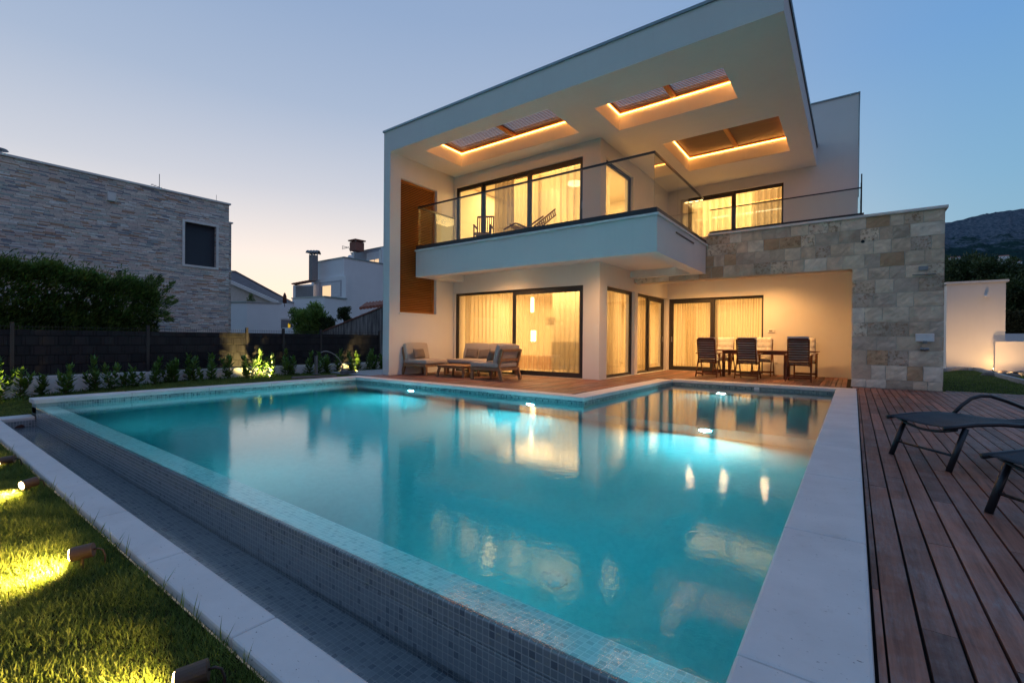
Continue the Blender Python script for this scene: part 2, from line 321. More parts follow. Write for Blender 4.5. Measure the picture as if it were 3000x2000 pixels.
# ------------------------------------------------------------------ mesh helpers
class MB:
    def __init__(s): s.v = []; s.f = []; s.r = []
    def poly(s, pts, rnd=None):
        b = len(s.v); s.v += [tuple(p) for p in pts]; s.f.append(tuple(range(b, b + len(pts)))); s.r.append(rnd or (0, 0, 0)); return s
    def hexa(s, P, rnd=None):
        b = len(s.v); s.v += [tuple(p) for p in P]
        for q in ((0, 3, 2, 1), (4, 5, 6, 7), (0, 1, 5, 4), (1, 2, 6, 5), (2, 3, 7, 6), (3, 0, 4, 7)):
            s.f.append(tuple(b + i for i in q)); s.r.append(rnd or (0, 0, 0))
        return s
    def box(s, x0, x1, y0, y1, z0, z1, rnd=None):
        x0, x1 = sorted((x0, x1)); y0, y1 = sorted((y0, y1)); z0, z1 = sorted((z0, z1))
        return s.hexa([(x0, y0, z0), (x1, y0, z0), (x1, y1, z0), (x0, y1, z0), (x0, y0, z1), (x1, y0, z1), (x1, y1, z1), (x0, y1, z1)], rnd)
    def bar(s, a, b, w, h, upv=(0, 0, 1), rnd=None):
        """a straight bar of section w x h between two points"""
        a, b = Vector(a), Vector(b); d = (b - a).normalized(); u = Vector(upv)
        if abs(d.dot(u)) > .95: u = Vector((1, 0, 0))
        s1 = d.cross(u).normalized() * w / 2; s2 = s1.cross(d).normalized() * h / 2
        return s.hexa([a - s1 - s2, a + s1 - s2, b + s1 - s2, b - s1 - s2, a - s1 + s2, a + s1 + s2, b + s1 + s2, b - s1 + s2], rnd)
    def tube(s, path, r, n=8, cap=True):
        path = [Vector(p) for p in path]; rr = r if isinstance(r, (list, tuple)) else [r] * len(path)
        prev = None; b0 = len(s.v)
        for i, p in enumerate(path):
            d = (path[min(i + 1, len(path) - 1)] - path[max(i - 1, 0)]).normalized()
            if prev is None:
                u = Vector((0, 0, 1)) if abs(d.z) < .9 else Vector((1, 0, 0)); sd = d.cross(u).normalized()
            else: sd = (prev - d * prev.dot(d)).normalized()
            prev = sd; s2 = d.cross(sd)
            for k in range(n):
                an = 2 * math.pi * k / n; s.v.append(tuple(p + (sd * math.cos(an) + s2 * math.sin(an)) * rr[i]))
        for i in range(len(path) - 1):
            for k in range(n):
                a = b0 + i * n + k; b = b0 + i * n + (k + 1) % n; s.f.append((a, b, b + n, a + n)); s.r.append((0, 0, 0))
        if cap:
            s.f.append(tuple(b0 + k for k in reversed(range(n)))); s.r.append((0, 0, 0))
            e = b0 + (len(path) - 1) * n; s.f.append(tuple(e + k for k in range(n))); s.r.append((0, 0, 0))
        return s
    def disc(s, c, r, nrm=(0, 0, 1), n=20, th=0):
        c = Vector(c); nn = Vector(nrm).normalized(); return s.tube([c, c + nn * max(th, .002)], r, n)
    def grid(s, fn, nu, nv, rnd=None):
        b = len(s.v)
        for i in range(nu + 1):
            for j in range(nv + 1): s.v.append(tuple(fn(i / nu, j / nv)))
        for i in range(nu):
            for j in range(nv):
                a = b + i * (nv + 1) + j; s.f.append((a, a + nv + 1, a + nv + 2, a + 1)); s.r.append(rnd or (0, 0, 0))
        return s
    def build(s, name, mat, parent=None, smooth=False, world=True, bevel=0, rndattr=False):
        me = bpy.data.meshes.new(name); me.from_pydata(s.v, [], s.f); me.update()
        if mat: me.materials.append(mat)
        if rndattr:
            a = me.color_attributes.new('rnd', 'FLOAT_COLOR', 'CORNER'); arr = np.repeat(np.array([(*r, 1) for r in s.r], np.float32), [len(f) for f in s.f], axis=0)
            a.data.foreach_set('color', arr.ravel())
        if smooth: me.polygons.foreach_set('use_smooth', [True] * len(me.polygons))
        o = bpy.data.objects.new(name, me); COL.objects.link(o)
        if parent:
            o.parent = parent
            if world and parent.type == 'EMPTY': o.location = -parent.location
        if bevel:
            bm = o.modifiers.new('bevel', 'BEVEL'); bm.width = bevel; bm.segments = 2; bm.limit_method = 'ANGLE'; bm.harden_normals = False
        return o

def leaves_np(name, P, D, U, Ln, Wd, mat, parent=None, world=True, rnd=None):
    """many leaf-shaped quads: position, direction, side vector, length, width (arrays)"""
    P, D, U = (np.asarray(a, float) for a in (P, D, U)); n = len(P); Ln = np.broadcast_to(Ln, n)[:, None]; Wd = np.broadcast_to(Wd, n)[:, None]
    D = D / np.linalg.norm(D, axis=1, keepdims=True); Sd = np.cross(D, U); Sd /= np.linalg.norm(Sd, axis=1, keepdims=True) + 1e-9
    up_ = np.cross(Sd, D)
    mid = P + D * Ln * .45 - up_ * Ln * .04
    V = np.stack([P, mid + Sd * Wd * .5, P + D * Ln, mid - Sd * Wd * .5], 1).reshape(-1, 3)
    me = bpy.data.meshes.new(name); me.vertices.add(n * 4); me.vertices.foreach_set('co', V.ravel().astype(np.float32))
    me.loops.add(n * 4); me.loops.foreach_set('vertex_index', np.arange(n * 4, dtype=np.int32))
    me.polygons.add(n); me.polygons.foreach_set('loop_start', np.arange(0, n * 4, 4, dtype=np.int32)); me.polygons.foreach_set('loop_total', np.full(n, 4, np.int32))
    me.update(calc_edges=True); me.materials.append(mat)
    a = me.color_attributes.new('rnd', 'FLOAT_COLOR', 'CORNER'); r = (RNG.random((n, 3)) if rnd is None else np.repeat(np.asarray(rnd)[:, None], 3, 1))
    a.data.foreach_set('color', np.repeat(np.c_[r, np.ones(n)], 4, axis=0).astype(np.float32).ravel())
    o = bpy.data.objects.new(name, me); COL.objects.link(o)
    if parent:
        o.parent = parent
        if world and parent.type == 'EMPTY': o.location = -parent.location
    return o

def tag(o, label=None, cat=None, group=None, kind=None):
    if label: o['label'] = label
    if cat: o['category'] = cat
    if group: o['group'] = group
    if kind: o['kind'] = kind
    return o
def thing(name, label, cat, loc=(0, 0, 0), rz=0, group=None):
    o = bpy.data.objects.new(name, None); COL.objects.link(o); o.location = loc; o.rotation_euler = (0, 0, rz); o.empty_display_size = .1
    return tag(o, label, cat, group)
def struct(o): o['kind'] = 'structure'; return o
def copy_tree(o, parent=None):
    c = o.copy(); COL.objects.link(c); c.parent = parent
    for ch in list(o.children): copy_tree(ch, c)
    return c
def lamp(kind, name, loc, power, col, parent=None, **kw):
    l = bpy.data.lights.new(name, kind); l.energy = power; l.color = col
    for k, v in kw.items():
        if k not in ('rot', 'to'): setattr(l, k, v)
    o = bpy.data.objects.new(name, l); COL.objects.link(o); o.location = loc
    if 'to' in kw: o.rotation_euler = (Vector(kw['to']) - Vector(loc)).to_track_quat('-Z', 'Y').to_euler()
    if 'rot' in kw: o.rotation_euler = kw['rot']
    if parent:
        o.parent = parent; o.location = Vector(loc) - (parent.location if parent.type == 'EMPTY' else Vector())
    return o
WARM = (1.0, .60, .22); WARM2 = (1.0, .46, .13)

# ================================================================== ground, lawns, deck, pool
XL, XR, YN, YO = -10.10, -.27, 1.66, 1.42          # pool inner left / right, overflow inner / outer
NX, NY, YB = -3.71, 7.12, 11.92                     # notch corner, back wall
ZW, ZC, ZF, ZS = -.105, .02, -1.55, -.95            # water, coping top, deep floor, shallow floor
GY0, GY1, ZG, ZGW, ZGF = .86, 1.05, -.24, -.385, -.45   # gutter coping, water, floor

# lawn and far ground as one sheet, cut out round pool and gutter
g = MB()
def lawn_z(x, y):
    if y < 1.42: return -.30
    if x < -10.46: return -.30 + .18 * min(1, max(0, (y - 1.2) / 3)) 
    return -.14
nx = [-6000, -600, -80, -30, -16, -14, -13, -12, -11, -10.47]
ny = [-6000, -300, -30, -6, -2, 0, .5, .86]
def cells(xs, ys, fn):
    for i in range(len(xs) - 1):
        for j in range(len(ys) - 1):
            q = [(xs[i], ys[j]), (xs[i + 1], ys[j]), (xs[i + 1], ys[j + 1]), (xs[i], ys[j + 1])]
            g.poly([(x, y, fn(x, y)) for x, y in q])
cells(nx, ny, lambda x, y: -.30)
cells([-10.47, -8, -4, 0, .1], ny, lambda x, y: -.30)
cells(nx, [.86, 1.2, 1.5, 2, 3, 4.2, 6, 8.2, 12, 20, 60, 400, 6000], lambda x, y: -.30 + .18 * min(1, max(0, (y - 1.2) / 3)))
cells([-10.47, -4, 0, 2, 6, 30, 400, 6000], [16.4, 20, 60, 400, 6000], lambda x, y: -.12)
cells([.1, 2, 6, 30, 400, 6000], [-6000, -300, -30, 0, 4, 8, 16.4], lambda x, y: -.12)
gr = struct(g.build('ground', M['lawn_soil']))

# deck boards, each with its own shade, gaps open to a dark bed
d = MB()
def boards(x0, x1, y0, y1, z=0):
    x = .095 + math.floor((x0 - .095) / .1042) * .1042
    if x < x0 - 1e-6: x += .1042
    while x + .09 <= x1 + .02:
        y = y0 - random.random() * 2.4; off = random.random()
        while y < y1:
            ln = random.choice((1.5, 1.9, 2.3, 2.7)); a, b = max(y, y0), min(y + ln - .004, y1)
            if b - a > .05:
                dz = random.uniform(-.0012, .0012)
                d.box(x + .0035, x + .0965, a, b, z - .022 + dz, z + dz, (random.random(), random.random(), random.random()))
            y += ln
        x += .1042
boards(.095, 4.6, -1.2, 12.945); boards(1.5, 4.6, 12.95, 13.2)
boards(-10.47, NX - .40, 7.50, 8.2); boards(-10.2, NX - .40, 8.2, 10.70)
boards(-5.15, NX - .40, 10.72, 12.25); boards(-5.15, -.05, 12.28, 15.97)
boards(-.04, .10, 12.30, 12.945)
yy_ = -1.2
while yy_ < 12.3:
    d.box(.071, .091, yy_, min(yy_ + 1.2, 12.28) - .004, -.022, -.001, (random.random(),) * 3); yy_ += 1.2
struct(d.build('deck', M['deck'], rndattr=True))
b = MB(); b.box(.064, 4.65, -1.3, 13.25, -.20, -.03).box(-10.47, .06, 12.30, 16.0, -.20, -.031).box(-10.47, NX - .37, 7.49, 12.29, -.20, -.032)
struct(b.build('deck_bed', simple('deck_underlay', (.012, .009, .008), .9)))

# pool shell
p = MB()
p.box(XL - .32, XL, YN - .24, NY + .3, ZF - .2, -.02)                         # left wall
p.box(XL, NX - .3, NY, NY + .3, ZF - .2, -.02)                                # front of the lounge deck
p.box(NX - .3, NX, NY, YB + .3, ZF - .2, -.02)                                # notch side
p.box(NX, XR + .3, YB, YB + .3, ZF - .2, -.02)                                # back wall
p.box(XR, XR + .3, .90, YB, ZF - .2, -.021)                                    # right wall
p.box(XL, XR, YN, NY, ZF - .2, ZF)                                            # deep floor
p.box(NX, XR, NY, YB, ZF - .2, ZS)                                            # shallow floor
p.box(NX, XR, 11.12, YB, ZS, -.45)                                            # bench
pool = thing('swimming_pool', 'L-shaped infinity pool of grey green mosaic filled with glowing teal water', 'swimming pool', (-5, 5, 0))
M['tile_deep'] = tile_mat('basin_mosaic', .0315, [(.30, .37, .36), (.32, .39, .38), (.28, .35, .35), (.33, .40, .39)], (.34, .40, .39), .3)
p.build('basin', M['tile_deep'], pool)
bd = MB(); zb0 = -.30
bd.box(XL, XL + .004, YN, NY, zb0, -.052).box(XL, NX, NY - .004, NY, zb0, -.052).box(NX, NX + .004, NY, YB, zb0, -.052).box(NX, XR, YB - .004, YB, zb0, -.052).box(XR - .004, XR, YN, YB, zb0, -.052)
bd.build('waterline_band', M['tile'], pool)
M['tile_top_glow'] = tile_mat('overflow_crest_glow_mosaic', .0315, [(.52, .68, .65), (.58, .74, .70), (.64, .79, .75), (.60, .76, .72), (.68, .82, .78), (.56, .71, .68), (.46, .62, .60), (.62, .77, .73)], (.74, .84, .80), .14)  # crest tiles made paler teal: the pool glow is painted into their colour
MB().hexa([(XL, YO + .021, ZW - .11), (XR, YO + .021, ZW - .11), (XR, YN, ZW - .11), (XL, YN, ZW - .11), (XL, YO + .021, ZW - .006), (XR, YO + .021, ZW - .006), (XR, YN, ZW - .085), (XL, YN, ZW - .085)]).build('overflow_crest', M['tile_top_glow'], pool)
o = MB(); o.box(XL - .32, XR, YO, YN - .001, ZF - .2, ZW - .111).box(XL - .32, XL - .001, YO + .0201, YN, ZW - .111, ZW - .004).box(XL - .32, XR, YO, YO + .02, ZW - .111, ZW - .005)
o.build('overflow_wall', M['tile_out'], pool, bevel=.006)
MB().box(XL - .32, XR, GY1 - .03, YO, ZGF - .2, ZGF).build('gutter_floor', M['gutter_tile'], pool)
gm = MB(); gm.box(XL - .32, XL, GY1 - .03, YO, ZGF, ZG - .05)
gm.box(XL - .32, XR, GY0 + .02, GY1 - .02, ZGF - .3, ZG - .05)
gm.build('gutter', M['tile_out'], pool)
# coping, in slabs with fine joints
cp = MB()
def slabs(axis, a0, a1, b0, b1, ln, z0, z1, skew=0):
    a = a0
    while a < a1 - .01:
        e = min(a + ln, a1)
        if a1 - e < .3: e = a1
        if axis == 'x': cp.box(a, e - .0018, b0, b1, z0, z1)
        else: cp.box(b0, b1, a, e - .0018, z0, z1)
        a = e
slabs('y', -.9, YB - .03, XR - .02, .06, 1.25, -.05, ZC)
slabs('x', NX - .02, .06, YB - .03, YB + .33, 1.2, -.05, ZC)
slabs('y', NY + .31, YB - .03, NX - .345, NX + .02, 1.2, -.05, ZC)
slabs('x', XL + .02, NX + .02, NY - .03, NY + .31, 1.2, -.05, ZC)
slabs('y', YO - .03, NY + .31, XL - .36, XL + .02, 1.2, -.05, ZC)
slabs('x', XL - .36, XR - .022, GY0, GY1, 1.05, ZG - .055, ZG)
slabs('y', GY1 + .001, YO - .002, XL - .36, XL - .005, 1.05, ZG - .055, ZG)
cp.build('coping', M['coping'], pool, bevel=.012)
w = MB(); e = .01
w.poly([(XL - e, YO + .004, ZW), (XR + e, YO + .004, ZW), (XR + e, NY, ZW), (XR + e, YB + e, ZW), (NX - e, YB + e, ZW), (NX - e, NY + e, ZW), (XL - e, NY + e, ZW)])
w.poly([(XL - e, NY + e, ZF - .1), (NX - e, NY + e, ZF - .1), (NX - e, YB + e, ZF - .1), (XR + e, YB + e, ZF - .1), (XR + e, NY, ZF - .1), (XR + e, YO + .004, ZF - .1), (XL - e, YO + .004, ZF - .1)])
ring = [(XL - e, YO + .004), (XR + e, YO + .004), (XR + e, NY), (XR + e, YB + e), (NX - e, YB + e), (NX - e, NY + e), (XL - e, NY + e)]
for i in range(7):
    a_, b_ = ring[i], ring[(i + 1) % 7]; w.poly([(*b_, ZW), (*a_, ZW), (*a_, ZF - .1), (*b_, ZF - .1)])
struct(w.build('pool_water', M['water']))
w = MB(); w.box(XL - e, XR + e, GY1 - .03, YO + e, ZGF - .05, ZGW); struct(w.build('gutter_water', M['gutter_water']))
# pool lamps: niche ring, lens; the light itself belongs to the lens
em = emis('pool_lamp_lens', (.80, .95, 1.0), 26)
def pool_lamp(x, y, z, nrm, label, power=120, see=True):
    t = thing('pool_lamp', label, 'pool light', (x, y, z), 0, 'underwater pool lamps'); nn = Vector(nrm)
    MB().tube([Vector((x, y, z)) + nn * .001, Vector((x, y, z)) + nn * .02], .095, 24).build('lamp_ring', M['white_plastic'], t, bevel=.004)
    MB().tube([Vector((x, y, z)) + nn * .021, Vector((x, y, z)) + nn * .026], .072, 24).build('lens', em, t)
    c = Vector((x, y, z)) + nn * .04
    lamp('AREA', 'pool_lamp_light', c, power, (.78, .94, 1.0), t, shape='DISK', size=.15, spread=math.radians(165), to=c + nn + Vector((0, 0, -.08)))
pool_lamp(-8.02, NY, -.72, (0, -1, 0), 'round underwater lamp glowing in the wall below the lounge chairs')
pool_lamp(-4.78, NY, -.72, (0, -1, 0), 'round underwater lamp glowing near the inner corner of the pool')
pool_lamp(-1.72, NY, -1.14, (0, -1, 0), 'brightest and nearest underwater lamp, in the step below the shallow end')
pool_lamp(-2.36, 11.12, -.67, (0, -1, 0), 'farthest underwater lamp, below the bench in front of the dining terrace', 45)
pool_lamp(-8.6, YN, -.42, (0, 1, 0), 'underwater lamp set unseen in the overflow wall, added for even glow', 23)  # these overflow wall lamps are added, out of sight, to even the pool glow
pool_lamp(-5.2, YN, -.42, (0, 1, 0), 'underwater lamp set unseen in the overflow wall, added for even glow', 27)
pool_lamp(-2.0, YN, -.42, (0, 1, 0), 'underwater lamp set unseen in the overflow wall, added for even glow', 27)
for q in list(bpy.data.objects):
    if q.name.startswith('pool_lamp') and q.get('label', '').startswith('underwater lamp set'): q['group'] = 'added unseen underwater lamps in the overflow wall'
ins = MB().disc((XL + .001, 4.55, -.38), .11, (1, 0, 0), 28, .012).disc((XL + .013, 4.55, -.38), .05, (1, 0, 0), 20, .01)
ins.build('wall_inlet', M['white_plastic'], pool)
MB().tube([(-1.74, 2.9, ZF + .001), (-1.74, 2.9, ZF + .015)], .10, 28).build('floor_drain', M['gutter_tile'], pool)
MB().tube([(-1.78, YB - .001, -.085), (-1.78, YB - .012, -.085)], .055, 20).build('wall_inlet', M['white_plastic'], pool)
MB().tube([(-5.5, NY - .001, -.42), (-5.5, NY - .012, -.42)], .05, 20).build('wall_inlet', M['grey_metal'], pool)
# brown float in the gutter
fl = MB()
c0 = at(56, 1250, z=ZGW)
fl.grid(lambda u_, v_: (c0.x + .10 * math.cos(2 * math.pi * u_) * math.cos(v_ * math.pi / 2) * (1 + .06 * math.sin(5 * u_ * 6.28)), c0.y + .075 * math.sin(2 * math.pi * u_) * math.cos(v_ * math.pi / 2), c0.z + .07 * math.sin(v_ * math.pi / 2) - .005), 24, 8)
tag(fl.build('float_stone', simple('rust_brown', (.07, .018, .010), .8), smooth=True), 'small rust brown dome lying in the water at the gutter end', 'stone')

# ================================================================== the villa
V = thing('villa', 'two storey white villa with deep roof overhang, glass balcony and lit rooms', 'house', (-5, 12, 0))
YF, XS, YK, ZR, ZT = 10.72, -5.16, 16.0, 6.08, 6.69
def wall_y(y0, y1, x0, x1, z0, z1, holes, mat, name='wall'):
    """wall in the x-z plane with rectangular holes (x0,x1,z0,z1)"""
    m = MB(); xs = sorted({x0, x1, *[h[0] for h in holes], *[h[1] for h in holes]}); zs = sorted({z0, z1, *[h[2] for h in holes], *[h[3] for h in holes]})
    xs = [x for x in xs if x0 <= x <= x1]; zs = [z for z in zs if z0 <= z <= z1]
    for i in range(len(xs) - 1):
        for j in range(len(zs) - 1):
            cx, cz = (xs[i] + xs[i + 1]) / 2, (zs[j] + zs[j + 1]) / 2
            if not any(h[0] < cx < h[1] and h[2] < cz < h[3] for h in holes): m.box(xs[i], xs[i + 1], y0, y1, zs[j], zs[j + 1])
    return m.build(name, mat, V)
def wall_x(x0, x1, y0, y1, z0, z1, holes, mat, name='wall', par=None):
    m = MB(); xs = sorted({y0, y1, *[h[0] for h in holes], *[h[1] for h in holes]}); zs = sorted({z0, z1, *[h[2] for h in holes], *[h[3] for h in holes]})
    for i in range(len(xs) - 1):
        for j in range(len(zs) - 1):
            cx, cz = (xs[i] + xs[i + 1]) / 2, (zs[j] + zs[j + 1]) / 2
            if not any(h[0] < cx < h[1] and h[2] < cz < h[3] for h in holes): m.box(x0, x1, xs[i], xs[i + 1], zs[j], zs[j + 1])
    return m.build(name, mat, par or V)
PL = M['plaster']
wall_x(-10.47, -10.2, 8.22, 20.3, -.3, ZR, [(8.585, 9.99, 1.73, 5.47)], PL)
wall_y(YF, YF + .28, -10.198, XS, -.05, ZR - .002, [(-10.13, -5.62, 0, 2.42), (-10.13, -5.66, 3.56, 5.74)], PL)
wall_x(XS - .28, XS - .001, YF + .281, YK, -.05, ZR - .002, [(11.17, 13.08, 0, 2.42), (13.30, 15.95, 0, 2.42), (11.05, 12.92, 3.56, 5.72)], PL)
wall_y(YK, YK + .28, XS - .28, .06, -.05, 7.86, [(-5.12, -2.23, 0, 2.42), (-4.52, -1.73, 3.62, 5.77)], PL)
m = MB(); m.box(.06 - .28, .06, YK + .281, 20.3, -.05, 7.86).box(-10.2, .058, 20.02, 20.29, -.05, ZR).box(-5.2, -.23, 19.7, 20.0, ZR, 7.85); m.build('wall', PL, V)
# interior shells
m = MB(); m.box(-10.199, XS - .285, YF + .281, 20.0, 2.60, 2.9).box(-5.44, -.23, YK + .281, 20.0, 2.60, 2.9)
m.box(-10.199, -.23, 19.98, 20.01, 0, 2.6).box(-10.199, -10.15, YF + .282, 19.9, 0.01, 2.59)
m.box(-.30, -.225, YK + .282, 19.9, 0.01, 2.59)
m.box(-10.199, XS - .285, YF + .281, 15.6, 5.95, 6.07).box(-5.44, -.23, YK + .281, 20.0, 5.95, 6.07).box(-10.199, XS - .285, 15.6, 15.7, 3.5, 5.95).box(-5.5, -.23, 18.6, 18.7, 3.5, 5.95)
m.box(-10.199, -10.15, YF + .282, 15.6, 3.51, 5.94).box(-8.0, -7.92, 13.0, 15.6, 3.51, 5.94)
m.build('interior_wall', M['cream'], V)
m = MB(); m.box(-10.198, XS - .283, YF + .282, 19.97, -.04, 0.005).box(-5.43, -.31, YK + .283, 19.96, -.04, .006).box(-10.198, XS - .283, YF + .282, 15.59, 3.4, 3.5).box(-5.43, -.24, YK + .283, 18.59, 3.4, 3.501)
m.build('interior_floor', M['floor_in'], V)
# roof with three light wells
wells = [(-9.38, -5.47, 8.73, 10.17), (-4.63, -2.00, 9.28, 10.62), (-4.03, -1.41, 12.0, 14.37)]
m = MB(); xs = sorted({-10.47, -.91, *[q for h in wells for q in h[:2]]}); ys = sorted({8.22, 16.0, *[q for h in wells for q in h[2:]]})
for i in range(len(xs) - 1):
    for j in range(len(ys) - 1):
        cx, cy_ = (xs[i] + xs[i + 1]) / 2, (ys[j] + ys[j + 1]) / 2
        if not any(h[0] < cx < h[1] and h[2] < cy_ < h[3] for h in wells): m.box(xs[i], xs[i + 1], ys[j], ys[j + 1], ZR, ZT - .04)
roof = m.build('roof', PL, V)
m = MB(); m.box(-10.50, -10.3, 8.19, 16, ZT - .04, ZT + .01).box(-10.3, -.88, 8.19, 8.40, ZT - .04, ZT + .01).box(-1.08, -.88, 8.40, 16.0, ZT - .04, ZT + .01)
m.build('roof_edge', M['flash'], roof)
MB().box(-.905, -.885, 8.2, 16.0, ZT - .10, ZT - .042).build('roof_edge', M['dark_frame'], roof)
for x in (-8.2, -6.9, -5.0, -3.0, -1.6): MB().box(x, x + .012, 8.25, 8.27, ZT + .01, ZT + .045).build('rod_clip', M['flash'], roof)
m = MB(); m.box(-1.5, .09, YK - .03, YK + .12, 7.86, 7.90).box(-.05, .09, YK + .12, 20.3, 7.86, 7.90); m.build('parapet_cap', M['flash'], V)
MB().box(.062, .082, YK - .02, YK, 5.0, 7.859).build('rain_edge', M['flash'], V)
ROOF = -V.location
strip = emis('led_strip', (1.0, .38, .07), 17)
for k, (x0, x1, y0, y1) in enumerate(wells):
    zt = 6.47
    fm = MB(); xm = (x0 + x1) / 2
    fm.box(xm - .05, xm + .05, y0, y1, zt - .01, zt + .09)
    fm.box(x0, x0 + .035, y0, y1, zt + .005, zt + .09).box(x1 - .035, x1, y0, y1, zt + .005, zt + .09).box(x0 + .035, xm - .05, y0, y0 + .035, zt + .005, zt + .09).box(x0 + .035, xm - .05, y1 - .035, y1, zt + .005, zt + .09)
    fm.box(xm + .05, x1 - .035, y0, y0 + .035, zt + .005, zt + .09).box(xm + .05, x1 - .035, y1 - .035, y1, zt + .005, zt + .09)
    fr_ = fm.build('louver_frame', M['slatwood'], roof)
    for (a0, a1) in ((x0 + .036, xm - .051), (xm + .051, x1 - .036)):
        sm = MB(); y = y0 + .07; sp_ = .065 if k < 2 else .062
        while y < y1 - .06:
            if k < 2: sm.bar((a0, y, zt + .045), (a1, y, zt + .045), .050, .012, (0, -.24, 1))
            else: sm.bar((a0, y, zt + .045), (a1, y, zt + .045), .058, .02)
            y += sp_
        sm.build('louver_blades', M['louver'], roof)
    st_ = MB(); a = .012
    st_.box(x0 + a, x1 - a, y1 - a - .014, y1 - a, zt - .03, zt - .012).box(x0 + a, x0 + a + .014, y0 + a, y1 - a - .015, zt - .03, zt - .012)
    st_.box(x0 + a + .015, x1 - a, y0 + a, y0 + a + .014, zt - .03, zt - .012).box(x1 - a - .014, x1 - a, y0 + a + .015, y1 - a - .015, zt - .03, zt - .012)
    st_.build('light_strip', strip, roof)

# windows ----------------------------------------------------------
def window(axis, plane, s0, s1, z0, z1, panes, inward, curtains=(), label=None, handle=None):
    """frame at `plane`; panes: list of (a, b, frame width, offset); curtains: (a, b, material, depth)"""
    def bx(m, a, b, c, d, zz0, zz1):
        return m.box(a, b, c, d, zz0, zz1) if axis == 'y' else m.box(c, d, a, b, zz0, zz1)
    wn = MB(); t = .07 * inward
    bx(wn, s0, s0 + .035, plane, plane + t, z0, z1); bx(wn, s1 - .035, s1, plane, plane + t, z0, z1)
    bx(wn, s0 + .035, s1 - .035, plane, plane + t, z1 - .05, z1); bx(wn, s0 + .035, s1 - .035, plane, plane + t, z0 - .001, z0 + .03)
    root = wn.build('window', M['dark_frame'], V)
    for (a, b, fw_, of) in panes:
        p0 = plane + (.012 + of) * inward; p1 = plane + (.062 + of) * inward; m = MB()
        lo, hi = z0 + .03, z1 - .05
        bx(m, a, a + fw_, p0, p1, lo, hi); bx(m, b - fw_, b, p0, p1, lo, hi)
        bx(m, a + fw_, b - fw_, p0, p1, hi - fw_, hi); bx(m, a + fw_, b - fw_, p0, p1, lo, lo + fw_)
        m.build('sash', M['dark_frame'], root, world=False)
        m = MB(); pm = (p0 + p1) / 2; bx(m, a + fw_ - .003, b - fw_ + .003, pm - .005, pm + .005, lo + fw_ - .003, hi - fw_ + .003)
        m.build('pane', M['glass'], root, world=False)
    for (a, b, mt, dep) in curtains:
        m = MB(); n = max(8, int(abs(b - a) / .012)); ph = [random.random() * 6.28 for _ in range(5)]; pr = random.uniform(.15, .21)
        q = plane + dep * inward
        def fn(u_, v_):
            s = a + (b - a) * u_; zz = z0 + .02 + (z1 - z0 - .04) * v_
            am = .042 + .022 * math.sin(s * 2.1 + ph[0]); k = (1 - v_)
            d_ = am * math.sin(2 * math.pi * s / pr + ph[1] + 1.5 * math.sin(s * 1.9 + ph[2]) + .25 * k) + .005 * math.sin(2 * math.pi * s / .061 + ph[3]) * (.4 + .6 * v_) + .02 * k * math.sin(s * 3 + ph[4])
            sh = .02 * k * math.sin(s * 5 + ph[2])
            return (s + sh, q + d_, zz) if axis == 'y' else (q + d_, s + sh, zz)
        m.grid(fn, n, 8); m.build('curtain', mt, root, smooth=True, world=False)
    if handle:
        a, zc = handle; m = MB(); bx(m, a - .015, a + .015, plane - .012 * inward, plane + .011 * inward, zc - .09, zc + .09); m.build('handle', M['metal'], root, world=False)
    if label: root['label'] = label
    return root
SH, DR, GD = M['sheer'], M['drape'], M['grey_drape']
P1 = YF + .07
window('y', P1, -10.13, -5.62, 0.0, 2.42, [(-10.10, -7.93, .02, .03), (-7.93, -5.655, .10, .0)], 1, [(-9.95, -5.8, SH, .40), (-10.08, -9.8, DR, .34), (-5.95, -5.70, GD, .34)], 'wide ground floor sliding window behind the outdoor sofa', (-5.64, 1.05))
window('y', P1, -10.13, -5.66, 3.56, 5.74, [(-10.10, -9.08, .07, .0), (-9.08, -7.40, .07, .03), (-7.40, -5.69, .09, .0)], 1, [(-8.85, -8.15, GD, .34), (-8.2, -7.2, DR, .4), (-7.3, -5.72, DR, .36)], 'wide upper window behind the balcony', (-5.70, 4.5))
P2 = XS - .10
window('x', P2, 11.17, 13.08, 0.0, 2.42, [(11.20, 13.05, .045, 0)], -1, [(11.2, 13.0, SH, .34), (12.2, 12.6, DR, .42)])
window('x', P2, 13.30, 15.95, 0.0, 2.42, [(13.33, 14.50, .03, .03), (14.50, 15.92, .10, 0)], -1, [(13.4, 15.6, SH, .34), (14.7, 15.2, DR, .42)], None, (15.85, 1.05))
window('x', P2, 11.05, 12.92, 3.56, 5.72, [(11.08, 12.89, .05, 0)], -1, [(11.1, 12.3, DR, .34)])
P3 = YK + .09
window('y', P3, -5.12, -2.23, 0.0, 2.42, [(-5.09, -3.68, .11, .0), (-3.68, -2.26, .03, .03)], 1, [(-5.0, -2.3, SH, .34), (-4.7, -4.35, DR, .42), (-3.9, -3.65, GD, .45)], 'sliding window behind the dining table', (-5.03, 1.05))
window('y', P3, -4.52, -1.73, 3.62, 5.77, [(-4.49, -3.09, .09, 0), (-3.09, -1.76, .03, .03)], 1, [(-4.4, -2.55, DR, .32), (-2.6, -1.8, GD, .38)])

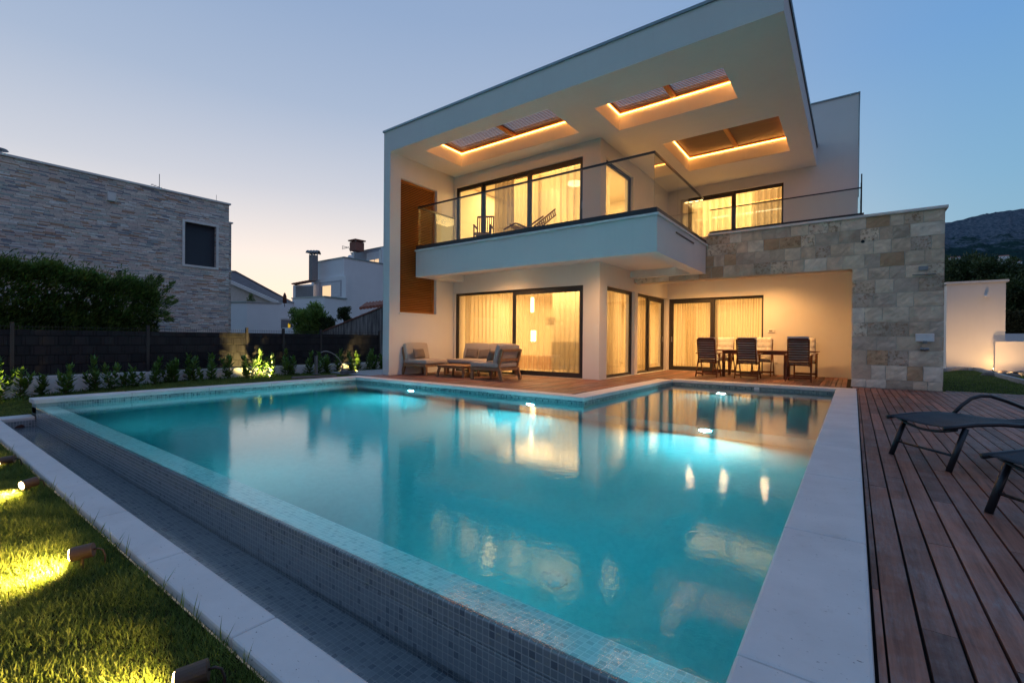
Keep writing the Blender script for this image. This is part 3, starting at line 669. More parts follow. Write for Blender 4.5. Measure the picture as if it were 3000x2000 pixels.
# shutter in the side wall
m = MB(); z = 1.79
while z < 5.44:
    m.hexa([(-10.345, 8.64, z), (-10.345, 9.93, z), (-10.325, 9.93, z), (-10.325, 8.64, z), (-10.345, 8.64, z + .04), (-10.345, 9.93, z + .04), (-10.305, 9.93, z + .008), (-10.305, 8.64, z + .008)]) if False else m.bar((-10.335, 8.64, z + .02), (-10.335, 9.93, z + .02), .05, .014, (.75, 0, 1))
    z += .0495
sh = m.build('shutter', M['slatwood'], V)
m = MB(); m.box(-10.375, -10.30, 8.586, 8.64, 1.731, 5.469).box(-10.375, -10.30, 9.93, 9.989, 1.731, 5.469).box(-10.375, -10.30, 8.64, 9.93, 5.42, 5.469).box(-10.375, -10.30, 8.64, 9.93, 1.731, 1.78)
m.build('shutter_frame', M['slatwood'], sh, world=False); MB().box(-10.42, -10.38, 8.60, 9.97, 1.74, 5.46).build('backing', M['dark_frame'], sh, world=False)
MB().box(-10.47, -10.17, 8.555, 10.02, 1.69, 1.729).build('window_sill', M['cap'], V)

# balcony ----------------------------------------------------------
BX0, BX1, BY0, BY1 = -10.19, -3.17, 9.15, 12.93
m = MB()
m.box(BX0, BX1, BY0, BY0 + .30, 2.77, 3.50).box(BX1 - .30, BX1, BY0 + .301, BY1, 2.77, 3.50).box(BX0, BX0 + .45, BY0 + .301, YF - .002, 2.77, 3.50)
m.box(BX0 + .451, BX1 - .301, BY0 + .301, YF - .002, 2.97, 3.50).box(XS + .002, BX1 - .301, YF, BY1, 2.97, 3.501)
m.box(XS + .002, BX1 - .301, BY1 - .22, BY1 - .001, 2.772, 2.969)
bal = m.build('balcony', PL, V)
m = MB(); m.box(BX0, BX1 + .045, BY0 - .045, BY0 + .30, 3.501, 3.545).box(BX1 - .30, BX1 + .045, BY0 + .301, BY1 + .03, 3.501, 3.545); m.build('balcony_cap', M['cap'], bal, world=False)
m = MB(); m.box(BX0 + .02, BX1 - .0, BY0 - .02, BY0 + .08, 3.546, 3.655).box(BX1 - .11, BX1 - .0, BY0 + .081, BY1 + .04, 3.546, 3.655).box(BX0 + .02, BX0 + .08, BY0 + .081, YF - .01, 3.546, 3.63); m.build('rail_base', M['dark_frame'], bal, world=False)
GT = 4.755
m = MB(); m.box(BX0 + .03, BX1 - .065, BY0 + .03, BY0 + .065, GT, GT + .042).box(BX1 - .10, BX1 - .065, BY0 + .066, BY1, GT, GT + .042).box(BX0 + .03, BX0 + .065, BY0 + .066, YF - .01, GT, GT + .042); m.build('top_rail', M['black'], bal, world=False)
def gpanel(x0, x1, y0, y1, z0, z1, par): MB().box(x0, x1, y0, y1, z0, z1).build('glass_panel', M['rail_glass'], par, world=False)
xs = [-10.15, -8.46, -6.72, -4.98, -3.24]
for a, b_ in zip(xs, xs[1:]): gpanel(a + .006, b_ - .006, BY0 + .042, BY0 + .054, 3.656, GT - .001, bal)
ysl = [9.20, 10.75, 12.9]
for a, b_ in zip(ysl, ysl[1:]): gpanel(BX1 - .088, BX1 - .076, a + .006, b_ - .006, 3.656, GT - .001, bal)
gpanel(BX0 + .042, BX0 + .054, 9.21, YF - .03, 3.631, GT - .001, bal)
MB().box(BX1 + .001, BX1 + .02, 10.35, 11.75, 3.36, 3.39).build('drip_slot', M['dark_frame'], bal, world=False)

# covered terrace: stone pier, stone beam, ceiling
YS = 12.97
m = MB(); m.box(-5.15, 1.46, YS + .017, 13.32, 2.645, 3.77).box(-.01, 1.46, YS + .017, 13.32, -.05, 2.644).box(-.01, .24, 13.321, YK - .001, -.05, 3.4).box(1.2, 1.46, 13.321, 20, -.05, 3.77)
m.build('stone_backing', M['mortar'], V)
m = MB(); m.box(-5.15, -.012, 13.322, YK - .001, 2.95, 3.48).box(-.008, 1.2, 13.322, YK + 3, 3.40, 3.66)
m.build('terrace_slab', PL, V)
MB().box(-.032, -.011, YS + .06, YK - .002, 0, 2.644).box(-.032, -.011, 13.3225, YK - .002, 2.6441, 2.949).build('wall', PL, V)
m = MB(); zrow = [0, .185, .50, .83, 1.13, 1.44, 1.77, 2.08, 2.38, 2.648, 2.95, 3.24, 3.52, 3.77]
random.seed(21)
for i in range(len(zrow) - 1):
    z0, z1 = zrow[i], zrow[i + 1]; x = -.04 if z1 < 2.65 else -5.15; xe = 1.49
    first = True
    while x < xe - .01:
        wd = random.uniform(.23, .47)
        if first and x < -1: wd = random.uniform(.15, .4)
        first = False
        if xe - (x + wd) < .2: wd = xe - x
        jt = .004; dep = random.uniform(-.005, .005)
        x0, x1 = x + jt, x + wd - jt; rr = (random.random(), random.random(), random.random())
        lo, hi = z0 + jt, z1 - jt
        if i == 8: hi = z1 - jt
        # chiselled face: a small grid with rough relief
        nu, nv = max(3, int((x1 - x0) / .06)), max(3, int((hi - lo) / .06))
        J = lambda: random.uniform(-.006, .006)
        hs = [[random.uniform(-.008, .006) for _ in range(nv + 1)] for _ in range(nu + 1)]
        b = len(m.v)
        for a in range(nu + 1):
            for c in range(nv + 1):
                edge = a in (0, nu) or c in (0, nv)
                m.v.append((x0 + (x1 - x0) * a / nu + (J() if edge else J() * 2), YS + (.007 if edge else 0) + dep + hs[a][c] * (.4 if edge else 1), lo + (hi - lo) * c / nv + J() * .7))
        for a in range(nu):
            for c in range(nv):
                k = b + a * (nv + 1) + c; m.f.append((k, k + nv + 1, k + nv + 2, k + 1)); m.r.append(rr)
        m.box(x0 + .003, x1 - .003, YS + .022 + dep, YS + .06, lo + .003, hi - .003, rr)
        x += wd
m.build('stone_cladding', M['ashlar'], V, rndattr=True)
# left reveal and right corner stones
m = MB()
for i in range(len(zrow) - 1):
    m.box(1.462, 1.50, YS + .05, 13.3, zrow[i] + .006, zrow[i + 1] - .006, (random.random(), random.random(), 0))
m.build('stone_cladding', M['ashlar'], V, rndattr=True)
m = MB(); m.box(-3.12, 1.54, YS - .05, 13.36, 3.771, 3.825).box(1.18, 1.54, 13.361, 20, 3.771, 3.825); m.build('stone_cap', M['cap'], V)
# terrace railing
m = MB(); m.box(-3.10, .16, YS + .01, YS + .06, 3.826, 3.885).box(.10, .16, YS + .061, YK, 3.826, 3.885)
tr = m.build('terrace_railing', M['dark_frame'], V)
m = MB(); m.box(-3.10, .12, YS + .02, YS + .045, 4.44, 4.465); m.build('top_rail', M['black'], tr, world=False)
for q in (.02, .75): MB().box(.10, .125, YS + q, YS + q + .03, 3.886, 4.76).build('post', M['black'], tr, world=False)
for k in range(6): MB().tube([(.112, YS + .04, 4.02 + k * .14), (.112, YS + 2.6, 4.02 + k * .14)], .006, 6).build('wire', M['black'], tr, world=False)
for a, b_ in ((-3.08, -1.62), (-1.60, .09)): gpanel(a, b_, YS + .027, YS + .037, 3.886, 4.439, tr)
# small fixtures on the villa
MB().tube([(.145, YS + .0, 3.24), (.145, YS - .012, 3.24)], .035, 18).build('wall_hole', M['black'], V)
m = MB(); m.box(1.09, 1.24, YS - .03, YS + .01, 2.52, 2.60); m.build('lamp_bracket', M['metal'], V)
m = MB(); m.box(.99, 1.36, YS - .03, YS + .01, 2.42, 2.435); m.build('glass_shelf', M['grey_metal'], V)
m = MB(); m.box(1.05, 1.35, YS - .03, YS + .01, 1.02, 1.19); o_ = m.build('shower_valve', M['white_plastic'], V, bevel=.012)
MB().box(1.165, 1.235, YS - .11, YS - .031, .98, 1.04).build('lever', M['metal'], o_, world=False, bevel=.004)
MB().tube([(1.13, YS - .03, .87), (1.27, YS - .03, .87)], .028, 14).tube([(1.2, YS - .02, .87), (1.2, YS - .07, .84)], .02, 12).build('hose_outlet', M['metal'], V)
m = MB(); m.box(-2.10, -1.93, YK - .025, YK - .001, 1.27, 1.37); o_ = m.build('control_panel', M['white_plastic'], V, bevel=.003)
MB().box(-2.07, -1.98, YK - .029, YK - .0255, 1.295, 1.345).build('screen', simple('grey_lcd', (.25, .24, .22), .3), o_, world=False)
MB().box(-1.93, -1.85, YK - .022, YK - .001, .36, .48).build('wall_socket', M['white_plastic'], V, bevel=.003)
# ceiling spots of the covered terrace
spot_m = emis('spot_lens', (1.0, .66, .30), 150)
for x, y in ((-4.03, 14.75), (-3.06, 14.8), (-1.99, 14.85)):
    o_ = MB().tube([(x, y, 2.949), (x, y, 2.939)], .062, 18).build('ceiling_spot', M['white_plastic'], V)
    MB().tube([(x, y, 2.938), (x, y, 2.932)], .05, 18).build('spot_lens', spot_m, o_, world=False)
    lamp('SPOT', 'terrace_spot', (x, y, 2.90), 145, WARM2, V, spot_size=math.radians(150), spot_blend=.8, shadow_soft_size=.05, to=(x, y + .3, 0))

for x, y in ((-7.88, 9.66), (-4.54, 9.64)):
    o_ = MB().tube([(x, y, 2.969), (x, y, 2.960)], .062, 18).build('ceiling_spot', M['white_plastic'], bal, world=False)
    MB().tube([(x, y, 2.959), (x, y, 2.953)], .05, 18).build('spot_lens', spot_m, V)
    lamp('SPOT', 'balcony_spot', (x, y, 2.93), 180, (1.0, .48, .17), V, spot_size=math.radians(160), spot_blend=.9, shadow_soft_size=.05, to=(x, y, 0))
# rooms -------------------------------------------------------------
def room_light(x, y, z, w, h, power, col=WARM):
    lamp('AREA', 'room_light', (x, y, z), power, col, None, shape='RECTANGLE', size=w, size_y=h, to=(x, y, 0))
room_light(-7.8, 13.2, 2.58, 3.6, 2.0, 190); room_light(-7.6, 17.2, 2.58, 4, 3, 140)
room_light(-3.0, 17.9, 2.58, 3.6, 2.0, 130)
room_light(-8.3, 12.5, 5.93, 3.2, 1.8, 190); room_light(-6.6, 13.6, 5.93, 1.6, 2.4, 120)
room_light(-3.2, 17.4, 5.93, 3.2, 1.2, 200)
warm_em = emis('warm_lamp', (1.0, .72, .36), 14); warm_soft = emis('lamp_shade_glow', (1.0, .60, .22), 3.0)
def ceil_disc(u_, v_, y, r, label):
    c = at(u_, v_, y=y); zc_ = 5.94
    t = thing('pendant_lamp', label, 'pendant lamp', (c.x, c.y, c.z), 0)
    MB().tube([(c.x, c.y, c.z - .03), (c.x, c.y, c.z + .03)], r, 28).build('lamp_disc', warm_em, t, bevel=.01)
    MB().tube([(c.x, c.y, c.z + .031), (c.x, c.y, zc_)], .004, 6).build('cord', M['black'], t)
ceil_disc(1376, 609, 12.6, .20, 'round glowing pendant seen through the clear left pane upstairs')
ceil_disc(1684, 538, 12.0, .22, 'round glowing pendant behind the right upstairs curtain')
def wall_glow(u_, v_, y, w_, h_, label, cat='wall lamp', mat=None):
    c = at(u_, v_, y=y); o = MB().box(c.x - w_ / 2, c.x + w_ / 2, y - .05, y, c.z - h_ / 2, c.z + h_ / 2).build('wall_lamp', mat or warm_em, bevel=.005)
    return tag(o, label, cat)
wall_glow(1561, 893, 13.2, .10, .50, 'upper of two tall glowing lamp strips behind the ground floor curtain')
wall_glow(1564, 984, 13.2, .17, .36, 'lower glowing lamp strip behind the ground floor curtain')
# interior partition carrying those strips
MB().box(-8.05, -7.0, 13.21, 13.33, 0.006, 2.599).build('interior_wall', M['cream'], V)
c = at(1622, 945, y=13.4)
t = thing('pendant_lamp', 'drum shade pendant glowing behind the ground floor curtain', 'pendant lamp', (c.x, c.y, c.z))
m = MB(); m.tube([(c.x, c.y, c.z + .18), (c.x, c.y, c.z - .10)], .25, 28, cap=False); m.build('lamp_shade', M['sofa_in'], t, smooth=True)
MB().tube([(c.x, c.y, c.z - .07), (c.x, c.y, c.z - .06)], .235, 28).build('diffuser', warm_em, t); MB().tube([(c.x, c.y, c.z - .05), (c.x, c.y, 2.599)], .006, 6).build('cord', M['black'], t)
# television
def tv_mat():
    m = Mt('tv_picture'); p_ = m.pos(); s3 = m.n('SeparateXYZ', {0: p_})
    n = m.noise(m.scale(p_, (2.2, 1, 5)), 1, 3, .6, 1)
    zz = m.math('ADD', m.n('MapRange', {0: s3.outputs[2], 1: 1.05, 2: 1.75}).outputs[0], m.math('MULTIPLY', m.math('SUBTRACT', n.outputs[0], .5), .22))
    c_ = m.ramp(zz, [(0, (.10, .12, .55)), (.22, (.30, .35, .95)), (.38, (.10, .45, .10)), (.50, (.45, .75, .35)), (.56, (.40, .80, 1.0)), (.74, (.75, .85, .9)), (.8, (.15, .10, .25)), (1, (.22, .12, .30))], 'CONSTANT')
    e_ = m.n('Emission', {0: c_, 1: 1.6}); m.t.links.new(e_.outputs[0], m.out.inputs[0]); return m.m
ca, cb = at(1403, 908, y=13.6), at(1480, 962, y=13.6)
t = thing('television', 'television showing a bright picture behind the ground floor curtain', 'television', ((ca.x + cb.x) / 2, 13.6, cb.z))
MB().box(ca.x - .03, cb.x + .03, 13.602, 13.65, cb.z - .03, ca.z + .03).build('casing', M['black'], t, bevel=.004)
MB().box(ca.x, cb.x, 13.594, 13.6015, cb.z, ca.z).build('screen', tv_mat(), t)
MB().box(ca.x - .5, cb.x + .4, 13.651, 13.75, 0.006, 2.599).build('interior_wall', M['cream'], V)
m = MB(); m.box(-9.7, -8.1, 13.25, 13.6, .01, .45); tag(m.build('tv_cabinet', M['slatwood'], bevel=.01), 'low wooden cabinet under the glowing television', 'cabinet')
# indoor sofa
t = thing('indoor_sofa', 'dim armchair backs behind the right ground floor curtain', 'sofa', (-6.7, 12.4, 0.006))
MB().box(-7.3, -6.1, 12.1, 12.9, .12, .42).build('seat', M['sofa_in'], t, bevel=.04); MB().box(-7.3, -6.1, 11.9, 12.1, .12, .95).build('backrest', M['sofa_in'], t, bevel=.05)
m = MB()
for x in (-7.25, -6.15):
    for y in (11.95, 12.85): m.box(x - .02, x + .02, y - .02, y + .02, .006, .12)
m.build('leg', M['black'], t)
# upstairs details
c = at(1361, 625, y=15.58); MB_ = MB().box(c.x - .3, c.x + .3, 15.56, 15.598, c.z - .35, c.z + .25)
tag(MB_.build('picture_frame', M['slatwood'], bevel=.004), 'framed picture on the wall of the lit upper left room', 'picture')
c = at(2050, 515, y=17.2)
MB().box(-4.0, -1.9, 17.30, 17.33, 5.30, 5.33).build('led_strip', warm_em, V)

# ================================================================== outdoor lounge furniture
TK = M['teak']
def cushion(m, x0, x1, y0, y1, z0, z1, puff=.015, n=8):
    """soft box: rounded edges, slightly domed faces"""
    import itertools
    cx, cy_, cz = (x0 + x1) / 2, (y0 + y1) / 2, (z0 + z1) / 2; hx, hy, hz = (x1 - x0) / 2, (y1 - y0) / 2, (z1 - z0) / 2; r = min(hx, hy, hz) * .45
    for ax, sg in itertools.product(range(3), (-1, 1)):
        def fn(u_, v_, ax=ax, sg=sg):
            a, b = (u_ * 2 - 1), (v_ * 2 - 1)
            if sg < 0: a = -a
            q = [0, 0, 0]; q[ax] = sg; q[(ax + 1) % 3] = a; q[(ax + 2) % 3] = b
            h = (hx, hy, hz); P_ = Vector([q[i] * h[i] for i in range(3)]); inner = Vector([max(-h[i] + r, min(h[i] - r, P_[i])) for i in range(3)])
            d_ = P_ - inner
            if d_.length > 1e-6: P_ = inner + d_.normalized() * r
            P_[ax] += sg * puff * (1 - a * a) * (1 - b * b)
            return (P_.x + cx, P_.y + cy_, P_.z + cz)
        m.grid(fn, n, n)
    return m
def tilt(m, start, piv, ang, axis='y'):
    """rotate vertices added since `start` about a pivot"""
    R_ = Matrix.Rotation(ang, 3, axis.upper()); pv = Vector(piv)
    for i in range(start, len(m.v)): m.v[i] = tuple(R_ @ (Vector(m.v[i]) - pv) + pv)
def lounge_seat(name, label, cat, loc, rz, width, nback, group=None):
    """faces local +x; depth .95"""
    t = thing(name, label, cat, loc, rz, group); hw = width / 2; K = dict(world=False)
    m = MB(); m.box(-.44, .47, -hw, -hw + .045, .235, .305).box(-.44, .47, hw - .045, hw, .235, .305).box(.43, .47, -hw + .045, hw - .045, .236, .304).box(-.44, -.40, -hw + .045, hw - .045, .236, .304)
    for k in range(7): m.box(-.36 + k * .12, -.30 + k * .12, -hw + .045, hw - .045, .27, .29)
    m.build('seat_frame', TK, t, bevel=.004, **K)
    for s in (-1, 1):
        y = s * (hw - .045)
        MB().bar((.44, y, 0), (.44, y, .234), .075, .06, (0, 1, 0)).build('leg', TK, t, bevel=.004, **K)
        MB().bar((-.50, y, 0), (-.40, y, .30), .08, .06, (0, 1, 0)).build('leg', TK, t, bevel=.004, **K)
    m = MB()
    for s in (-1, 1): m.bar((-.37, s * (hw - .045), .29), (-.50, s * (hw - .045), .76), .075, .055, (0, 1, 0))
    m.bar((-.495, -hw + .02, .73), (-.495, hw - .02, .73), .05, .06, (0, 0, 1)); m.bar((-.435, -hw + .07, .50), (-.435, hw - .07, .50), .03, .07, (0, 0, 1))
    m.build('back_frame', TK, t, bevel=.004, **K)
    m = MB(); cushion(m, -.40, .49, -hw + .01, hw - .01, .308, .43); m.build('seat_cushion', M['cush'], t, smooth=True, **K)
    w_ = (width - .02) / nback
    for k in range(nback):
        m = MB(); cushion(m, -.36, -.22, -hw + .01 + k * w_, -hw + .01 + (k + 1) * w_, .40, .88, .02); tilt(m, 0, (-.30, 0, .43), -.26); m.build('back_cushion', M['cush'], t, smooth=True, **K)
    return t
lounge_seat('lounge_armchair', 'taupe cushioned teak lounge chair against the white side wall', 'armchair', (-9.70, 9.07, 0), 0, .84, 1, 'outdoor lounge chairs')
lounge_seat('lounge_armchair', 'taupe cushioned teak lounge chair with its back turned, right of the coffee table', 'armchair', (-7.25, 9.17, 0), math.pi, .84, 1, 'outdoor lounge chairs')
lounge_seat('lounge_sofa', 'two seat teak sofa with taupe cushions in front of the ground floor window', 'sofa', (-8.52, 10.12, 0), -math.pi / 2, 1.86, 2)
def pillow(loc, rot, label, w_=.44, h_=.28):
    m = MB(); n = 12
    for sg in (-1, 1):
        def fn(u_, v_, sg=sg):
            a, b = u_ * 2 - 1, v_ * 2 - 1
            if sg < 0: a = -a
            th = .065 * max(0, (1 - a ** 4) * (1 - b ** 4)) ** .6; pin = 1 - .07 * (1 - abs(a)) * (abs(b) ** 3) ; pin2 = 1 - .07 * (1 - abs(b)) * abs(a) ** 3
            return (sg * th, a * w_ / 2 * pin2, b * h_ / 2 * pin)
        m.grid(fn, n, n)
    o = m.build('throw_pillow', M['pillow'], smooth=True); o.location = loc; o.rotation_euler = rot
    return tag(o, label, 'pillow', 'brown throw pillows on the lounge seats')
pillow((-9.80, 8.95, .585), (0, -.35, .12), 'brown pillow on the lounge chair against the white wall')
pillow((-9.02, 10.28, .58), (0, -.35, -1.5), 'brown pillow on the left half of the sofa')
pillow((-8.52, 10.26, .58), (.1, -.35, -1.65), 'brown pillow in the middle of the sofa')
pillow((-7.22, 9.05, .585), (0, -.35, math.pi), 'brown pillow on the lounge chair with its back turned')
t = thing('coffee_table', 'low square teak table between the lounge chairs', 'table', (-8.5, 9.15, 0), math.radians(4))
m = MB()
for k in range(8): m.box(-.5 + k * .1255, -.5 + k * .1255 + .121, -.38, .38, .285, .31)
m.build('tabletop', TK, t, world=False, bevel=.003)
m = MB(); m.box(-.44, .44, -.33, -.30, .235, .284).box(-.44, .44, .30, .33, .235, .284).box(-.44, -.41, -.30, .30, .236, .284).box(.41, .44, -.30, .30, .236, .284); m.build('apron', TK, t, world=False)
for sx in (-1, 1):
    for sy in (-1, 1): MB().bar((sx * .46, sy * .34, 0), (sx * .38, sy * .29, .284), .055, .055, (0, 1, 0)).build('leg', TK, t, world=False, bevel=.003)

# ================================================================== dining set
RW = M['redwood']
t = thing('dining_table', 'long dark wood dining table with six high back chairs round it', 'table', (-2.15, 14.6, 0))
m = MB()
for k in range(9): m.box(-1.38, 1.42, -.45 + k * .1, -.45 + k * .1 + .094, .725, .75)
m.build('tabletop', RW, t, world=False, bevel=.002)
m = MB(); m.box(-.85, .75, -.40, -.37, .64, .724).box(-.85, .75, .37, .40, .64, .724).box(-.85, -.82, -.37, .37, .641, .724).box(.72, .75, -.37, .37, .641, .724); m.build('apron', RW, t, world=False)
for sx in (-.82, .70):
    for sy in (-.38, .38): MB().bar((sx, sy, 0), (sx, sy, .724), .075, .075, (0, 1, 0)).build('leg', RW, t, world=False, bevel=.003)
def dining_chair(label, loc, rz):
    """faces local +y"""
    t = thing('dining_chair', label, 'chair', loc, rz, 'high back chairs round the dining table'); K = dict(world=False)
    # back: two stiles, ten slats
    m = MB(); A = Vector((0, -.16, .40)); B = Vector((0, -.34, 1.06)); hw = .225
    for s in (-1, 1): m.bar(A + Vector((s * hw, 0, 0)), B + Vector((s * hw, 0, 0)), .03, .045, (0, 1, 0))
    for k in range(11):
        q = A.lerp(B, .02 + k * .0965); hh = .034 if k < 10 else .07; m.bar(q + Vector((-hw + .016, 0, 0)), q + Vector((hw - .016, 0, 0)), .018, hh, (0, 0, 1))
    m.build('backrest', RW, t, bevel=.002, **K)
    m = MB()
    for s in (-1, 1): m.bar((s * .225, -.20, .40), (s * .225, .26, .43), .028, .045)
    for k in range(7): m.bar((-.21, -.13 + k * .06, .415), (.21, -.13 + k * .06, .415), .045, .015)
    m.build('seat', RW, t, bevel=.002, **K)
    for s in (-1, 1):
        x = s * .275
        MB().bar((x, -.24, .655), (x, .24, .675), .055, .022).build('armrest', RW, t, bevel=.004, **K)
        MB().bar((x, .06, .65), (x + s * .0, -.30, 0), .026, .04, (0, 1, 0)).build('leg', RW, t, bevel=.002, **K)
        MB().bar((x - s * .028, .03, .65), (x - s * .028, .32, 0), .026, .04, (0, 1, 0)).build('leg', RW, t, bevel=.002, **K)
    MB().bar((-.26, -.25, .10), (.26, -.25, .10), .022, .045).build('stretcher', RW, t, bevel=.002, **K); MB().bar((-.235, .27, .12), (.235, .27, .12), .022, .045).build('stretcher', RW, t, bevel=.002, **K)
    return t
def chair_cushion(label, loc, rz, top=0.0):
    m = MB()
    def pad(L0, L1, nrm, wd, th, cols_, rows_):
        d_ = (L1 - L0); ln = d_.length; dn = d_.normalized(); sx = Vector((1, 0, 0))
        for sg in (1, -1):
            def fn(u_, v_, sg=sg):
                a, b = u_ * 2 - 1, v_; aa = -a if sg < 0 else a
                t_ = th * max(0, (1 - abs(a) ** 6) * (1 - abs(b * 2 - 1) ** 8)) ** .5
                tuft = abs(math.sin(math.pi * cols_ * u_)) ** .5 * abs(math.sin(math.pi * rows_ * v_)) ** .5
                tt = t_ * (.45 + .55 * tuft) + .003 * math.sin(31 * u_ + 17 * v_)
                return L0 + dn * ln * b + sx * aa * wd / 2 * (1 + .02 * math.sin(9 * b)) + nrm * tt * sg
            m.grid(fn, 22, 26)
    pad(Vector((0, -.10, .50)), Vector((0, -.275, 1.10 + top)), Vector((0, 1, .27)).normalized(), .46, .052, 3, 4)
    pad(Vector((0, -.10, .475)), Vector((0, .29, .475)), Vector((0, 0, 1)), .46, .045, 3, 3)
    # ties
    for s in (-1, 1): m.tube([(s * .235, -.27, .98), (s * .25, -.30, .96), (s * .28, -.33, .93), (s * .255, -.34, .89)], .004, 5)
    o = m.build('chair_cushion', M['white_cush'], smooth=True); o.location = loc; o.rotation_euler = (0, 0, rz)
    return tag(o, label, 'cushion', 'tufted cream cushions on the dining chairs')
nm = ['left', 'middle', 'right']
for i, x in enumerate((-3.27, -2.27, -1.11)):
    dining_chair('dark slatted dining chair with its back to the pool, %s of the near row' % nm[i], (x, 13.80, 0), random.uniform(-.03, .03))
    chair_cushion('cream tufted cushion on the %s chair of the near row' % nm[i], (x, 13.80, 0), random.uniform(-.03, .03), (.0, .0, .03)[i])
for i, x in enumerate((-3.20, -2.15, -1.08)):
    dining_chair('dark slatted dining chair facing the pool, %s of the far row' % nm[i], (x, 15.30, 0), math.pi + random.uniform(-.06, .06))
    chair_cushion('cream tufted cushion on the %s chair of the far row' % nm[i], (x, 15.30, 0), math.pi + random.uniform(-.05, .05), .02)

# balcony chairs ---------------------------------------------------
BZ = 3.50
c = at(1417, 690, y=10.0)
t = thing('balcony_chair', 'small dark wooden chair at the left of the balcony', 'chair', (c.x, 10.0, BZ), .5, 'wooden balcony seats'); K = dict(world=False)
m = MB()
for s in (-.23, .23): m.bar((s, .22, .42), (s, .28, 1.00), .03, .03, (0, 1, 0))
m.bar((-.23, .28, .99), (.23, .28, .99), .025, .05)
for k in range(7): m.bar((-.17 + k * .057, .225, .46), (-.17 + k * .057, .275, .97), .022, .012, (0, 1, 0))
m.build('backrest', RW, t, **K); MB().box(-.24, .24, -.24, .24, .40, .43).build('seat', RW, t, **K)
for sx in (-.23, .23):
    for sy in (-.22, .22): MB().bar((sx, sy, 0), (sx, sy, .62 if sy < 0 else .42), .035, .035, (0, 1, 0)).build('leg', RW, t, **K)
    MB().bar((sx, -.26, .635), (sx, .24, .635), .05, .02).build('armrest', RW, t, **K)
c1, c2 = at(1625, 618, y=10.1), at(1545, 680, y=10.0)
t = thing('balcony_lounger', 'dark slatted wooden deck chair with raised back on the balcony', 'deck chair', (c2.x, 9.95, BZ), .5, 'wooden balcony seats')
bx_ = c1.x - c2.x; TZ = at(1632, 612, y=10.1).z - BZ; ST = (TZ - .30) / 13
m = MB()
for s in (-.27, .27): m.bar((bx_ - .62, s, .30), (bx_, s, TZ), .03, .03, (0, 1, 0))
for k in range(13): m.bar((bx_ - .60 + k * .048, -.26, .32 + k * ST), (bx_ - .60 + k * .048, .26, .32 + k * ST), .03, .014, (-.6, 0, .8))
m.build('backrest', RW, t, **K)
m = MB()
for s in (-.27, .27): m.bar((bx_ - .62, s, .30), (-.25, s, .46), .03, .04, (0, 1, 0)).bar((-.25, s, .46), (-.55, s, .30), .03, .04, (0, 1, 0))
for k in range(12): m.bar((bx_ - .66 - k * .045, -.26, .32 + k * .012), (bx_ - .66 - k * .045, .26, .32 + k * .012), .03, .014)
m.build('seat', RW, t, **K)
for s in (-.27, .27):
    MB().bar((-.45, s, 0), (bx_ - .3, s, .62), .035, .03, (0, 1, 0)).build('leg', RW, t, **K); MB().bar((bx_ - .1, s, 0), (-.2, s, .45), .035, .03, (0, 1, 0)).build('leg', RW, t, **K)

# ================================================================== sun loungers on the right
def sun_lounger(label, loc, rz):
    """local +x runs from the foot towards the head; foot bar at x = 0"""
    t = thing('sun_lounger', label, 'sun lounger', loc, rz, 'black sun loungers on the right deck'); K = dict(world=False); hw = .275; BK = M['black']
    prof = [(0, .335), (.08, .345), (.25, .365), (.45, .37), (.65, .355), (.85, .325), (1.05, .305), (1.20, .31)]
    def zc(x):
        for (a, b), (c_, d_) in zip(prof, prof[1:]):
            if x <= c_: return b + (d_ - b) * (x - a) / (c_ - a)
        return prof[-1][1]
    m = MB()
    for s in (-1, 1): m.tube([(x, s * hw, z) for x, z in prof] + [(1.9, s * hw, .34)], .017, 12)
    m.tube([(1.9, -hw, .34), (1.9, hw, .34)], .017, 10); m.build('frame', BK, t, smooth=True, **K)
    m = MB(); m.tube([(.10, s_ * hw, .325 - .05 * (1 - s_ * s_)) for s_ in np.linspace(-1, 1, 12)], .011, 8); m.build('cross_bar', BK, t, smooth=True, **K)
    m = MB(); m.grid(lambda u_, v_: (.015 + u_ * 1.19 + .05 * (1 - (v_ * 2 - 1) ** 2) * (1 - u_) ** 6, (v_ * 2 - 1) * (hw - .004), zc(u_ * 1.19) + .012 - .022 * (1 - (v_ * 2 - 1) ** 2)), 24, 10)
    o = m.build('sling', M['sling'], t, smooth=True, **K); so = o.modifiers.new('s', 'SOLIDIFY'); so.thickness = .004
    m = MB(); m.grid(lambda u_, v_: (1.21 + u_ * .68, (v_ * 2 - 1) * (hw - .004), .345 + u_ * .16), 8, 4); o = m.build('backrest', M['sling'], t, smooth=True, **K); so = o.modifiers.new('s', 'SOLIDIFY'); so.thickness = .004
    for s in (-1, 1):
        MB().tube([(.04, s * hw, 0), (.17, s * hw, .335)], .021, 12).build('leg', BK, t, smooth=True, **K)
        MB().tube([(1.75, s * hw, 0), (1.62, s * hw, .32)], .021, 12).build('leg', BK, t, smooth=True, **K)
        pts = [(.62, s * (hw + .035), .36), (.70, s * (hw + .035), .44), (.78, s * (hw + .035), .50), (.86, s * (hw + .035), .525), (.95, s * (hw + .035), .525), (1.1, s * (hw + .035), .48), (1.35, s * (hw + .035), .38)]
        if s > 0 or True: MB().tube(pts, .016, 10).build('armrest', BK, t, smooth=True, **K)
    MB().tube([(.088, -hw, .12), (.088, hw, .12)], .010, 8).build('stretcher', BK, t, smooth=True, **K)
    return t
AX = math.atan2(.59, .81)
sun_lounger('black sling sun lounger, the farther of two at the right edge', (.43 - .02, 5.12, 0), AX)
sun_lounger('black sling sun lounger, the nearer one cut off by the right edge', (.78, 3.63, 0), AX)

